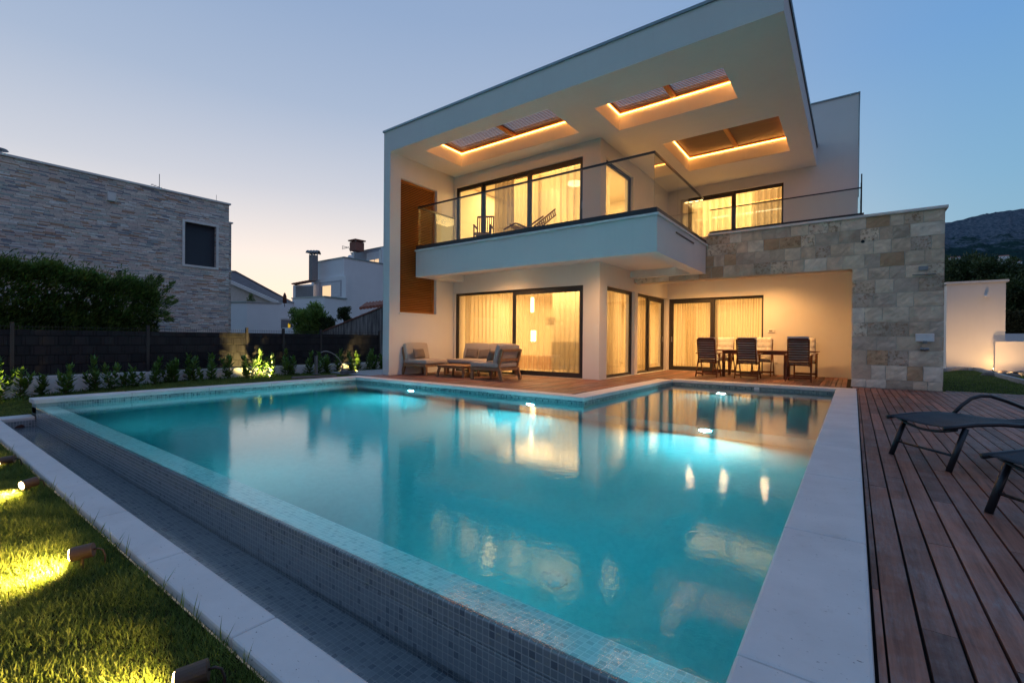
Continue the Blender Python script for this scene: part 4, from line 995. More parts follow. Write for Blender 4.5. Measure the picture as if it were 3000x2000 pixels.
# ================================================================== fence, low wall, laurels, garden lamps on the left
FX = -13.8
lw = MB(); lw.box(FX - .12, FX + .08, -3, 11.9, -.5, .145); tag(lw.build('garden_wall', M['plaster_cool']), 'low white wall carrying the dark fence beside the lawn', 'low wall')
fn_ = thing('fence', 'dark woven screen fence standing on the low white wall', 'fence', (FX, 4, .145))
posts = [at(q, 960, x=FX).y for q in (35, 433, 723, 940, 1111)]; posts = [posts[0] - 2.3] + posts
posts = [posts[0] - 2.3] + posts
for y in posts + [at(830, 960, x=FX).y]:
    MB().box(FX - .03, FX + .03, y - .03, y + .03, .145, 1.27).build('post', M['dark_frame'], fn_)
for a, b_ in zip(posts, posts[1:]):
    m = MB(); n = 60
    m.grid(lambda u_, v_, a=a, b_=b_: (FX + .012 + .006 * math.sin(u_ * 40), a + .03 + (b_ - a - .06) * u_, .19 + .93 * v_), n, 5)
    m.build('screen_panel', M['screen'], fn_)
    m = MB()
    y = a + .04
    while y < b_ - .03:
        m.box(FX - .006, FX - .002, y, y + .004, .15, 1.215); y += .05
    for z in (.22, .62, 1.02, 1.18): m.box(FX - .002, FX + .002, a + .03, b_ - .03, z, z + .005)
    m.build('wire_mesh', M['dark_frame'], fn_)
# laurels
def laurel(label, x, y, z0, h, seed):
    r = np.random.default_rng(seed); t = thing('laurel_plant', label, 'shrub', (x, y, z0), 0, 'young laurels along the low wall')
    P, D, U, Ln = [], [], [], []; sm = MB()
    for k in range(r.integers(2, 4)):
        hh = h * r.uniform(.55, 1.0) if k else h; dx, dy = (r.normal(0, .07, 2) if k else r.normal(0, .03, 2)); bx, by = r.normal(0, .04, 2)
        top = Vector((bx + dx * 2, by + dy * 2, hh)); base = Vector((bx, by, 0)); sm.tube([base, base.lerp(top, .5) + Vector((dx * .3, 0, 0)), top], [.008, .006, .003], 6)
        n = int(hh * 75)
        for i in range(n):
            f = (i + 2) / (n + 2); p_ = base.lerp(top, f); an = i * 2.4 + r.normal(0, .3); el = .25 + .75 * f + r.normal(0, .18)
            P.append(p_); D.append((math.cos(an) * math.cos(el), math.sin(an) * math.cos(el), math.sin(el))); U.append((0, 0, 1)); Ln.append(r.uniform(.14, .215) * (1.12 - .35 * f))
    Ln = np.array(Ln); sm.build('stem', M['bark'], t, world=False); leaves_np('leaves', P, D, U, Ln, Ln * .44, M['laurel'], t, world=False)
    return t
plants = [(-8, 1.6 / 2), (60, 0.55), (120, .42), (193, .56), (280, .66), (325, .5), (360, .30), (398, .42), (448, .58), (492, .42), (515, .50), (553, .62), (592, .30), (618, .62), (668, .56), (722, .55), (758, .72), (800, .55), (838, .68), (858, .5), (903, .62), (932, .62), (962, .5), (990, .68), (1027, .62), (1053, .58), (1082, .68), (1096, .5), (1117, .5)]
LX = -13.35
for i, (q, h) in enumerate(plants):
    x = LX + .12 * math.sin(i * 2.7); c = at(q, 1110, x=x)
    lab = 'young laurel, number %d from the left along the low white wall' % (i + 1)
    if i == 17: lab = 'small laurel lit yellow by the garden lamp, left of the taller lit one'
    if i == 18: lab = 'brightest yellow lit laurel in front of the fence'
    if i == 25: lab = 'laurel lit yellow near the villa corner, left of its taller neighbour'
    if i == 4: lab = 'tall leaning laurel above the left pool coping'
    laurel(lab, x, c.y, lawn_z(-12, c.y) - .02, h * 1.08, 100 + i)
# ground cover tufts between the laurels
tn = 2600; ty = RNG.uniform(.8, 11, tn); tx = LX + RNG.normal(0, .16, tn); tz = np.array([lawn_z(-12, q) for q in ty])
tuft = leaves_np('ground_cover', np.c_[tx, ty, tz], np.c_[RNG.normal(0, .6, tn), RNG.normal(0, .6, tn), np.abs(RNG.normal(.6, .3, tn))], np.tile((0, 0, 1.0), (tn, 1)) + RNG.normal(0, .1, (tn, 3)), RNG.uniform(.05, .12, tn), .022, M['laurel']); tag(tuft, kind='stuff')
# paving, shower, odd pieces near the far left corner
m = MB(); m.box(-13.1, -10.55, 8.3, 10.6, -.14, -.06); tag(m.build('paving_slab', M['paving'], bevel=.005), 'pale paving around the garden shower', 'paving', kind='structure')
c = at(926, 1094, x=-12.6); zb = -.06
t = thing('garden_shower', 'thin grey post of the garden shower with small spout', 'garden shower', (c.x, c.y, zb))
zt_ = at(926, 1042, x=c.x).z
MB().box(c.x - .035, c.x + .035, c.y - .035, c.y + .035, zb, zt_).build('post', M['grey_metal'], t); MB().box(c.x - .09, c.x + .09, c.y - .09, c.y + .09, zb, zb + .012).build('base_plate', M['grey_metal'], t)
c = at(1004, 1090, x=-12.3); p0 = Vector((c.x, c.y, -.02)); pts = []
for q, r_ in ((1004, 1085), (1003, 1074), (999, 1062), (992, 1050), (982, 1040), (970, 1033), (958, 1029), (948, 1029), (940, 1033)): pts.append(at(q, r_, x=-12.3))
m = MB(); m.tube(pts, .014, 10); ah = m.build('outdoor_tap', M['metal'], smooth=True); tag(ah, 'curved metal spout arching beside the grey shower post', 'tap')
for k, (q, r_) in enumerate(((1008, 1087), (1021, 1090), (1032, 1091))):
    c = at(q, r_, x=-12.2); tag(MB().box(c.x - .07, c.x + .07, c.y - .10, c.y + .10, -.06, .03 - .02 * (k > 0)).build('block', M['grey_metal'], bevel=.006), ('grey block under the curved spout', 'small grey block right of the spout, middle of three', 'small grey block right of the spout, last of three')[k], 'block', 'grey blocks on the paving')
m = MB(); a, b_ = at(855, 1101, x=-11.5), at(985, 1094, x=-11.2)
m.bar((a.x, a.y, -.02), (b_.x, b_.y, -.02), .10, .05); tag(m.build('plank', M['grey_metal']), 'dark flat plank lying along the paving edge', 'plank')
# garden spots
lens_em = emis('garden_lamp_lens', (1.0, .66, .28), 60)
def garden_spot(label, loc, to, power, size=75, blend=.6, cable=True, group='bronze garden spotlights', r=.03, ln=.11, col=(1, .60, .16)):
    loc, to = Vector(loc), Vector(to); d_ = (to - loc).normalized(); t = thing('garden_spotlight', label, 'garden light', loc, 0, group)
    MB().tube([loc - d_ * ln, loc - d_ * .004], r, 20).build('housing', M['bronze'], t, smooth=False, bevel=.003)
    MB().tube([loc - d_ * .003, loc + d_ * .001], r * .8, 20).build('lens', lens_em, t)
    if cable:
        b0 = loc - d_ * ln; gz = b0.z - .03
        MB().tube([b0, b0 - d_ * .02, b0 - d_ * .04 + Vector((0, 0, -.015)), b0 - d_ * .05 + Vector((0, 0, -.05)), b0 - d_ * .05 + Vector((0, 0, -.11))], .005, 8).build('cable', M['cable'], t, smooth=True)
        MB().tube([loc - d_ * ln * .5, loc - d_ * ln * .5 + Vector((0, 0, -.12))], .008, 8).build('spike', M['bronze'], t)
    lamp('SPOT', 'garden_light', loc + d_ * .012, power, col, t, spot_size=math.radians(size), spot_blend=blend, shadow_soft_size=.025, to=loc + d_)
    return t
ZL = -.30
for lab, (u_, v_) in (('bronze spotlight on the grass, farthest left and half hidden', (2, 1350)), ('bronze spotlight on the grass by the gutter, left one of the glowing pair', (62, 1422)), ('bronze tube spotlight glowing beside the grass, middle of the front lawn', (206, 1625)), ('bronze tube spotlight at the bottom edge of the picture', (512, 1996))):
    c = at(u_, v_, z=-.20 if u_ > 100 else -.225); e_ = at(u_ - 300, v_ + 130, z=-.30) if v_ > 1400 else at(-200, 1420, z=-.3)
    near_ = 1.0 if u_ == 62 else .45; dl_ = -rt * (.35 if u_ == 62 else .9) - Vector((fw.x, fw.y, 0)) * near_; tgt = c + dl_ + Vector((0, 0, -.12))
    garden_spot(lab, c, tgt, (210 if u_ > 100 else 170) if v_ > 1400 else 90, 165, 1.0, True, 'bronze garden spotlights', .038, .10)
for lab, q, tx_ in (('garden spotlight at the foot of the brightest laurel', 792, 740), ('garden spotlight at the foot of the laurels near the villa', 1046, 1040), ('garden spotlight behind the first laurels at the left edge', -40, -40)):
    c = at(q, 1100, x=-13.05); z = lawn_z(-12, c.y) + .05; tg = Vector((FX, c.y - .12, .75))
    garden_spot(lab, (c.x, c.y, z), tg, 420 if q > 0 else 200, 110, .9, True, 'garden spotlights among the laurels', col=(1, .70, .22))

# lawn blades
def blades(name, x0, x1, y0, y1, n, hmin, hmax, zf, keep=None, wd=.0035):
    X = RNG.uniform(x0, x1, n); Y = RNG.uniform(y0, y1, n)
    if keep is not None: k = keep(X, Y); X, Y = X[k], Y[k]
    n = len(X); Z = np.array([zf(a, b) for a, b in zip(X, Y)]) if callable(zf) else np.full(n, zf)
    pat = .5 + .5 * np.sin(X * 7.3 + 2 * np.sin(Y * 5.1)) * np.sin(Y * 9.7 + 1.3 * np.sin(X * 6.1)); H = (hmin + (hmax - hmin) * RNG.random(n) ** 1.5) * (.65 + .6 * pat)
    D = np.c_[RNG.normal(0, .5, n), RNG.normal(0, .5, n), np.ones(n)]; U = RNG.normal(0, 1, (n, 3)); U[:, 2] *= .2
    o = leaves_np(name, np.c_[X, Y, Z - .002], D, U, H, wd * RNG.uniform(.7, 1.5, n), M['grass'], None, rnd=np.clip(.25 + .5 * pat + RNG.normal(0, .25, n), 0, 1))
    return tag(o, kind='stuff')
def infoot(margin):
    def k(X, Y):
        d_ = X * fw.x + Y * fw.y; l_ = (X * rt.x + Y * rt.y) / np.maximum(d_, .01); v_ = 1000 + FPX * 1.25 / np.maximum(d_, .01)
        seen = (d_ > .3) & (l_ > -1.25) & (l_ < .1) & (v_ < 2500)
        return RNG.random(len(X)) < np.where(seen, np.clip(3.0 / np.maximum(d_, .1), .12, 1), .22)
    return k
blades('grass', -7.6, -.6, -1.6, .855, 350000, .028, .062, ZL, infoot(0))
blades('grass', -13.4, -7.5, -2.0, .855, 90000, .03, .06, ZL, None, .006)
blades('grass', -13.6, -10.48, 1.0, 8.3, 90000, .025, .05, lambda x, y: lawn_z(-12, y), None, .006)
blades('grass', -13.6, -10.48, 8.3, 14.0, 26000, .025, .05, -.12, lambda X, Y: (X < -13.1) | (Y > 10.6), .006)
blades('grass', 1.4, 9, 13.3, 26, 70000, .03, .06, -.12, None, .010)
# a few taller weeds over the gutter coping
wp, wdv, wl = [], [], []
for q in ((30, 1330), (90, 1380), (215, 1430), (215, 1470), (270, 1500), (300, 1540), (330, 1560), (372, 1600), (400, 1630), (520, 1720), (590, 1770), (620, 1800), (700, 1880), (760, 1940)):
    c = at(q[0], q[1], z=-.29)
    for k in range(3): wp.append((c.x + random.uniform(-.03, .03), .84, -.30)); wdv.append((random.uniform(-.3, .3), random.uniform(-.1, .5), 1)); wl.append(random.uniform(.07, .16))
ln_ = len(wp); o_ = leaves_np('weeds', wp, wdv, np.tile((1.0, .3, 0), (ln_, 1)), np.array(wl), .005, M['grass']); tag(o_, kind='stuff')

# ================================================================== neighbour's stone house and hedge
HX = -22.0; nb = thing('stone_house', 'large flat roofed neighbour house clad in thin split stone', 'house', (HX, 2, -.3))
y1 = at(671, 640, x=HX).y; zt = at(671, 601, x=HX).z
wy0, wy1 = at(541, 700, x=HX).y, at(633, 700, x=HX).y; wz1, wz0 = at(541, 644, x=HX).z, at(541, 773, x=HX).z
wz1 = at(587, 657, x=HX).z; wz0 = at(587, 779, x=HX).z
wall_x(HX - .4, HX, -22, y1, -.5, zt, [(wy0, wy1, wz0, wz1)], M['nb_stone'], 'wall', nb)
MB().box(HX - 9, HX - .401, y1 - .4, y1, -.5, zt).box(HX - 9, HX - .401, -22, y1 - .401, zt - .3, zt - .05).build('wall', M['nb_stone_x'], nb)
MB().box(HX - 9, HX + .06, -22, y1 + .06, zt + .001, zt + .07).build('roof_cap', M['cap'], nb)
m = MB(); t_ = .09
m.box(HX + .001, HX + .04, wy0 - t_, wy0, wz0 - t_, wz1 + t_).box(HX + .001, HX + .04, wy1, wy1 + t_, wz0 - t_, wz1 + t_).box(HX + .001, HX + .04, wy0, wy1, wz1, wz1 + t_).box(HX + .001, HX + .04, wy0, wy1, wz0 - t_, wz0)
wf_ = m.build('window_frame', M['cap'], nb)
m = MB(); z = wz0 + .001
while z < wz1 - .03: m.hexa([(HX - .2, wy0, z), (HX - .2, wy1, z), (HX - .14, wy1, z), (HX - .14, wy0, z), (HX - .2, wy0, z + .042), (HX - .2, wy1, z + .042), (HX - .155, wy1, z + .042), (HX - .155, wy0, z + .042)]); z += .046
m.build('roller_shutter', M['shutter_grey'], wf_, world=False)
# set back wing
w2y = at(678, 660, x=HX - 1.5).y; w2z = at(677, 655, x=HX - 1.5).z
MB().box(HX - 9, HX - 1.5, y1 + .001, w2y, -.5, w2z).build('wall', M['nb_stone'], nb); MB().box(HX - 9, HX - 1.45, y1 + .07, w2y + .06, w2z + .001, w2z + .06).build('roof_cap', M['cap'], nb)
c = at(325, 576, x=HX); MB().hexa([(HX + .001, c.y - .12, c.z - .17), (HX + .12, c.y - .1, c.z - .17), (HX + .12, c.y + .1, c.z - .17), (HX + .001, c.y + .12, c.z - .17), (HX + .001, c.y - .12, c.z + .13), (HX + .16, c.y - .12, c.z + .13), (HX + .16, c.y + .12, c.z + .13), (HX + .001, c.y + .12, c.z + .13)]).build('siren_box', M['white_plastic'], nb)
c = at(349, 802, x=HX); MB().box(HX + .001, HX + .12, c.y - .05, c.y + .05, c.z - .13, c.z + .13).build('wall_lamp', M['black'], nb)
c = at(467, 550, x=HX - 1); b0 = Vector((c.x, c.y, zt))
m = MB(); tp = at(467, 510, x=HX - 1).z; m.tube([b0, (c.x, c.y, tp)], .012, 6)
zz = zt + (tp - zt) * .35
m.tube([(c.x, c.y - .28, zz + .1), (c.x, c.y + .22, zz)], .01, 6)
for k in range(5): m.tube([(c.x - .12, c.y - .25 + k * .1, zz + .09 - k * .02), (c.x + .12, c.y - .25 + k * .1, zz + .09 - k * .02)], .008, 6)
m.tube([(c.x - .1, c.y - .2, zz - .12), (c.x + .1, c.y + .25, zz - .15)], .01, 6); tag(m.build('antenna', M['grey_metal']), 'thin television antenna on the stone house roof', 'antenna')
c = at(634, 590, x=HX - .3); tag(MB().tube([(c.x, c.y, zt + .07), (c.x, c.y, at(634, 571, x=HX - .3).z)], .008, 6).build('lightning_rod', M['grey_metal']), 'short thin rod on the stone house roof near its corner', 'rod')
c = at(-2, 446, x=HX - 1)
t = thing('roof_vent', 'round metal chimney cowl on the stone house roof at the left edge', 'chimney', (c.x, c.y, zt))
MB().tube([(c.x, c.y, zt + .05), (c.x, c.y, zt + .22)], [.16, .10], 18).tube([(c.x, c.y, zt + .22), (c.x, c.y, zt + .40)], .07, 14).build('pipe', M['metal'], t); MB().tube([(c.x, c.y, zt + .42), (c.x, c.y, zt + .46), (c.x, c.y, zt + .50)], [.22, .19, .04], 18).build('cowl', M['grey_metal'], t)

def leaf_cloud(name, centers, radii, n, ln, wd, mat, parent=None, outward=.8, upw=.3, droop=0, rng=RNG, shell=.55):
    """leaves scattered in the outer part of several ellipsoid clumps"""
    centers = np.array(centers, float); radii = np.array(radii, float)
    if radii.ndim == 1: radii = np.repeat(radii[:, None], 3, 1)
    vol = radii.prod(1) ** (2 / 3); idx = rng.choice(len(centers), n, p=vol / vol.sum()); d_ = rng.normal(0, 1, (n, 3)); d_ /= np.linalg.norm(d_, axis=1, keepdims=True)
    r = (shell + (1 - shell) * rng.random(n)) * (1 + .12 * rng.normal(0, 1, n)); P = centers[idx] + d_ * radii[idx] * r[:, None]
    D = d_ * outward + rng.normal(0, .5, (n, 3)) + np.array([0, 0, upw]); U = rng.normal(0, 1, (n, 3))
    shade = np.clip(.35 + .3 * d_[:, 2] + .25 * rng.normal(0, 1, n) + .18 * np.sin(idx * 2.1), 0, 1)
    return leaves_np(name, P, D, U, ln * rng.uniform(.6, 1.3, n), wd * rng.uniform(.7, 1.3, n), mat, parent, rnd=shade)
# cypress hedge between fence and stone house
HG = -16.3; hd = thing('cypress_hedge', 'dense dark green cypress hedge rising behind the fence at the left', 'hedge', (HG, 0, -.3))
cs, rs = [], []; hr = np.random.default_rng(5)
for k in range(190):
    y = hr.uniform(-6, 4.6); top = 2.86 - .08 * max(0, y) + .10 * math.sin(y * 2.3) + hr.normal(0, .06)
    if y > 3.9: top -= (y - 3.9) * .5
    z = hr.uniform(.6, top - .25); cs.append((HG + hr.normal(.15, .28), y, z)); rs.append(hr.uniform(.28, .48))
for y in np.arange(-6, 4.7, .22):
    top = 2.80 - .08 * max(0, y) + hr.normal(0, .08); top -= max(0, y - 3.9) * .4; cs.append((HG + hr.normal(.1, .15), y, top - .2)); rs.append(.28)
hn = 120000; hy = hr.uniform(-6, 4.75, hn); face = hr.random(hn) < .5
htop = 2.80 - .085 * np.maximum(0, hy) + .07 * np.sin(hy * 3.1) + .05 * np.sin(hy * 8.3) - np.maximum(0, hy - 4.0) ** 1.5 * .5
bulge = .10 * np.sin(hy * 5.7) * np.sin(hy * 2.2 + 1) + hr.normal(0, .09, hn)
hz = np.where(face, .2 + (htop - .2) * hr.random(hn), htop - np.abs(hr.normal(0, .16, hn)) + .05)
endf = np.clip((4.75 - hy) / .8, .15, 1)
hx = np.where(face, HG + (.62 + bulge + .08 * np.sin(hz * 7 + hy * 4)) * endf, HG + hr.uniform(-.6, .66, hn) * endf)
hz = hz + (hr.random(hn) < .12) * (~face) * np.abs(hr.normal(0, .13, hn))
hD = np.c_[np.where(face, .8, .2) + hr.normal(0, .35, hn), .35 + hr.normal(0, .4, hn), .75 + hr.normal(0, .3, hn)]
clump = np.sin(hy * 9 + 2 * np.sin(hz * 5)) * np.sin(hz * 8 + 3 * np.sin(hy * 3))
leaves_np('foliage', np.c_[hx, hy, hz], hD, hr.normal(0, 1, (hn, 3)), .13 * hr.uniform(.6, 1.3, hn), .030, M['cypress'], hd, rnd=np.clip(.30 + .22 * clump + .28 * (~face) + hr.normal(0, .18, hn), 0, 1))
# core so that no light leaks through, itself made of coarse foliage
leaf_cloud('inner_foliage', [(HG, y, 1.2) for y in np.arange(-6, 4.2, .5)], [(.32, .5, 1.0)] * 21, 9000, .26, .12, M['cypress'], hd, .2, .3, rng=hr, shell=.1)
# feathery leaning sprays at the right end
sp_c = []; spd = []
for (u_, v_, du, dv) in ((455, 880, 45, -45), (470, 905, 40, -20), (440, 850, 25, -35), (465, 925, 30, 10), (435, 868, 34, -42), (450, 895, 48, -22), (448, 915, 36, 2), (420, 845, 20, -30)):
    a = at(u_, v_, x=HG + .3); b_ = at(u_ + du, v_ + dv, x=HG + .3)
    for k in range(150):
        f = hr.random(); p_ = a.lerp(b_, f * 1.15) + Vector(hr.normal(0, .075 * (1.15 - f), 3)); sp_c.append(p_); spd.append((b_ - a).normalized() + Vector(hr.normal(0, .35, 3)))
leaves_np('spray', sp_c, spd, hr.normal(0, 1, (len(sp_c), 3)), .12, .026, M['cypress'], hd)
m = MB()
for y in np.arange(-5.5, 4.5, 1.1): m.tube([(HG, y, -.3), (HG, y + .1, 1.9)], [.07, .02], 7)
m.build('trunk', M['bark'], hd)

# ================================================================== white neighbour houses between
def facade(par, u0, v0a, v0b, d0, u1, d1, mat, name='wall', th=.3, zb=None):
    pass
def quadwall(m, p0, p1, z0, z1, th, inward):
    """upright slab between two ground points, thickness added on the far side"""
    p0, p1 = Vector((p0.x, p0.y, 0)), Vector((p1.x, p1.y, 0)); n_ = Vector((inward[0], inward[1], 0)) * th
    a, b_, c_, d_ = p0, p1, p1 + n_, p0 + n_
    m.hexa([(q.x, q.y, z0) for q in (a, b_, c_, d_)] + [(q.x, q.y, z1) for q in (a, b_, c_, d_)])
PC = M['plaster_cool']
W1 = thing('white_house', 'tall stepped white house with roller shutters and chimneys beyond the fence', 'house', (-35, 20, 0))
def zat(v, d): return at(1000, v, d=d).z
def block(par, uL, uC, uR, vtopC, vbotC, dC, dL, dR, mat=PC, cap=True, name='wall'):
    """prism with its near corner at column uC; left face back to uL, right face back to uR"""
    C_, A_, B_ = at(uC, 900, d=dC), at(uL, 900, d=dL), at(uR, 900, d=dR); D_ = A_ + B_ - C_
    zt_ = at(uC, vtopC, d=dC).z; zb_ = at(uC, vbotC, d=dC).z if vbotC else -.3
    m = MB(); m.hexa([(q.x, q.y, zb_) for q in (A_, C_, B_, D_)] + [(q.x, q.y, zt_) for q in (A_, C_, B_, D_)]); o = m.build(name, mat, par)
    if cap:
        cc = (A_ + B_) / 2; m = MB(); ex = lambda q: Vector((q.x, q.y, 0)) + (Vector((q.x - cc.x, q.y - cc.y, 0)).normalized() * .10)
        m.hexa([(*ex(q)[:2], zt_ + .002) for q in (A_, C_, B_, D_)] + [(*ex(q)[:2], zt_ + .10) for q in (A_, C_, B_, D_)]); m.build('wall_cap', M['flash'], par)
    return C_, A_, B_, zt_
# main tower: top box overhangs the window band
D0 = 42.0
def dep(vC, v, d): return d * (vC - 994) / (v - 994)
dl = dep(754, 772, D0) ; dr = dep(754, 772, D0)
C_, A_, B_, z1_ = block(W1, 912, 1007, 1150, 755, None, D0, dl, D0 * 1.11)
# lit window in the left face
def on_face(A, C, u, v, off=0.0):
    """point where the view ray at u,v meets the upright plane through A and C, pushed outward by off"""
    n_ = Vector((C.y - A.y, -(C.x - A.x), 0)).normalized()
    if n_.dot(Vector((0, 0, 0)) - A) < 0: n_ = -n_
    r = fw * FPX + rt * (u - 1500) - up * (v - 1000); P0 = A + n_ * off
    t_ = (P0 - Vector((0, 0, 1))).dot(n_) / r.dot(n_); return Vector((0, 0, 1)) + r * t_
def face_quad(A, C, u0, v0, u1, v1, mat, name, par, off=.03, th=.05, world=True):
    p = on_face(A, C, u0, v0, off); q = on_face(A, C, u1, v1, off); n_ = Vector((C.y - A.y, -(C.x - A.x), 0)).normalized()
    if n_.dot(-A) < 0: n_ = -n_
    z1_, z0_ = p.z, q.z; m = MB(); a, b_ = Vector((p.x, p.y, 0)), Vector((q.x, q.y, 0)); bk = -n_ * th
    m.hexa([(w_.x, w_.y, z0_) for w_ in (a, b_, b_ + bk, a + bk)] + [(w_.x, w_.y, z1_) for w_ in (a, b_, b_ + bk, a + bk)]); return m.build(name, mat, par, world=world)
lit = emis('lit_window_far', (1.0, .66, .38), .95)
sh_ = simple('white_roller_shutter', (.62, .62, .64), .6)
# recess band below the overhang
face_quad(A_, C_, 918, 820, 1013, 872, PC, 'wall', W1, .25, .25)
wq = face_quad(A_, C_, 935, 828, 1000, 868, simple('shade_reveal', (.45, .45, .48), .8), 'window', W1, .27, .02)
for nm_, u0, v0, u1, v1, mt in (('pane', 945, 838, 969, 868, lit), ('shutter_box', 941, 830, 969.5, 837, sh_), ('roller_shutter', 972, 828, 997, 868, sh_), ('frame', 969.6, 829, 971.8, 868, M['cap'])):
    p_ = face_quad(A_, C_, u0, v0, u1, v1, mt, nm_, wq, .30, .02, world=False)
# lower front terrace block
C2, A2, B2, z2_ = block(W1, 856, 950, 1014, 870, None, D0 * .93, D0 * .98, D0 * .985)
# loggia on the left with tiled roof
C3, A3, B3, z3_ = block(W1, 858, 918, 960, 832, 870, D0 * 1.03, D0 * 1.06, D0 * 1.1, cap=False)
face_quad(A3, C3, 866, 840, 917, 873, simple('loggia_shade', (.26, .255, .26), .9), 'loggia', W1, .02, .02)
m = MB(); rr = at(858, 832, d=D0 * 1.05); rb = at(920, 822, d=D0 * 1.02)
for k in range(7):
    f0, f1 = k / 7, (k + 1) / 7; a = at(860 + 60 * f0, 833 - 11 * f0, d=D0 * 1.05); b_ = at(860 + 60 * f1, 833 - 11 * f1, d=D0 * 1.05)
    m.bar(a, b_ + Vector((0, 0, .02)), .9, .10)
m.build('tiled_roof', M['roof_tile'], W1)
# chimney with barrel cowl
def chimney(u0, u1, vt, vb, d, mat, label, cowl='barrel'):
    a, b_ = at(u0, vb, d=d), at(u1, vb, d=d); zt_ = at((u0 + u1) / 2, vt, d=d).z; w_ = (b_ - a).length; c_ = (a + b_) / 2
    t = thing('chimney_stack', label, 'chimney', (c_.x, c_.y, a.z)); MB().box(c_.x - w_ / 2, c_.x + w_ / 2, c_.y - w_ / 2, c_.y + w_ / 2, a.z, zt_).build('shaft', mat, t)
    m = MB()
    for sx in (-1, 1):
        for sy in (-1, 1): m.box(c_.x + sx * w_ * .42 - .03, c_.x + sx * w_ * .42 + .03, c_.y + sy * w_ * .42 - .03, c_.y + sy * w_ * .42 + .03, zt_, zt_ + .16)
    m.build('cowl_post', M['metal'], t)
    if cowl == 'barrel':
        dx = rt * w_ * .95; m = MB()
        m.grid(lambda u_, v_: tuple(c_ * 1.0 + dx * (u_ * 2 - 1) + Vector((-rt.y, rt.x, 0)) * math.cos(v_ * math.pi) * w_ * .6 + Vector((0, 0, zt_ - c_.z + .14 + .26 * math.sin(v_ * math.pi) + .03 * math.sin(u_ * 25)))), 20, 10)
        o = m.build('cowl', M['grey_metal'], t, smooth=True); so = o.modifiers.new('s', 'SOLIDIFY'); so.thickness = .06
    else: MB().box(c_.x - w_ * .62, c_.x + w_ * .62, c_.y - w_ * .62, c_.y + w_ * .62, zt_ + .12, zt_ + .24).build('cowl', M['roof_tile'], t)
chimney(909, 927, 748, 822, D0 * 1.04, simple('grey_render', (.25, .24, .24), .9), 'slim grey chimney with curved metal cowl on the white house')
chimney(1031, 1060, 711, 736, D0 * 1.16, M['brick_red'], 'short red brick chimney on the white house roof', 'slab')
# upper right storey
C4, A4, B4, z4_ = block(W1, 1028, 1160, 1200, 717, 790, D0 * 1.10, D0 * 1.22, D0 * 1.2)
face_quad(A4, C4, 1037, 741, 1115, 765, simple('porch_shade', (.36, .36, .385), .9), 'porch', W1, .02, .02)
face_quad(A4, C4, 1074, 742, 1113, 760, sh_, 'roller_shutter', W1, .05, .02); face_quad(A4, C4, 1098, 760, 1112, 769, lit, 'pane', W1, .05, .02); face_quad(A4, C4, 1083, 763, 1096, 769, lit, 'pane', W1, .05, .02)
face_quad(A4, C4, 1110, 732, 1117, 772, M['cap'], 'column', W1, .08, .06); face_quad(A4, C4, 1034, 738, 1037, 772, M['cap'], 'column', W1, .08, .06)
# roof aerial
c = at(1020, 725, d=D0 * 1.1); a = at(1003, 725, d=D0 * 1.1); m = MB()
for dz in (.16, -.16): m.tube([c, a + Vector((0, 0, dz))], .022, 5)
m.tube([a + Vector((0, 0, .17)), a + Vector((0, 0, -.17))], .02, 5).tube([c + Vector((0, 0, .1)), at(1027, 738, d=D0 * 1.1)], .025, 5).tube([a, c], .02, 5); tag(m.build('antenna', M['grey_metal']), 'triangular television antenna beside the red brick chimney', 'antenna')
# satellite dish
c = at(1025, 753, d=D0 * 1.08); m = MB(); m.grid(lambda u_, v_: tuple(c + rt * math.cos(u_ * 6.283) * .25 * v_ + Vector((0, 0, math.sin(u_ * 6.283) * .22 * v_)) + fw * .08 * v_ * v_), 20, 5); m.tube([c, c + Vector((0, 0, -.4))], .03, 6)
tag(m.build('satellite_dish', M['white_plastic']), 'pale round satellite dish on the white house roof', 'satellite dish')
# lower white annex on the left
W2 = thing('white_annex', 'low plain white building between the stone house and the taller white house', 'building', (-33, 15, 0))
C5, A5, B5, z5_ = block(W2, 640, 723, 822, 886, None, 37.0, 37 * .99 * 1.03, 37 * (886 - 994) / (890 - 994))
C6, A6, B6, z6_ = block(W2, 820, 858, 900, 888, None, 41.0, 40.0, 43.0)
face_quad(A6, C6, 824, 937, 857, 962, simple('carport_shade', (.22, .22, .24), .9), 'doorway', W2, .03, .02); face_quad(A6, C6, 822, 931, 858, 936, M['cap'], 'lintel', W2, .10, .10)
# grey roofed house
W3 = thing('gabled_house', 'white house with long sloping weathered grey roof behind the stone house', 'house', (-45, 20, 0))
d3 = 52.0; m = MB(); pts = [at(640, 830, d=d3), at(676, 826, d=d3), at(860, 903, d=d3), at(860, 960, d=d3), at(640, 960, d=d3)]
bk = Vector((fw.x, fw.y, 0)) * 6; n_ = len(pts)
m.poly(pts); m.poly([q + bk for q in reversed(pts)])
for i in range(n_): m.poly([pts[(i + 1) % n_], pts[i], pts[i] + bk, pts[(i + 1) % n_] + bk])
m.build('wall', simple('pale_gable', (.62, .58, .52), .85), W3)
q = [at(640, 815, d=d3 - .3), at(676, 823, d=d3 - .3), at(862, 903, d=d3 - .3), at(862, 886, d=d3 + 5.5), at(690, 793, d=d3 + 5.5), at(640, 790, d=d3 + 5.5)]
m = MB(); m.poly(q); m.poly([w_ + Vector((0, 0, -.25)) for w_ in reversed(q)])
for i in range(6): m.poly([q[i], q[(i + 1) % 6], q[(i + 1) % 6] + Vector((0, 0, -.25)), q[i] + Vector((0, 0, -.25))])
m.build('roof', M['roof_grey'], W3)
m = MB(); m.bar(at(676, 826, d=d3 - .5), at(862, 908, d=d3 - .5), .2, .35); m.build('verge', M['cap'], W3)
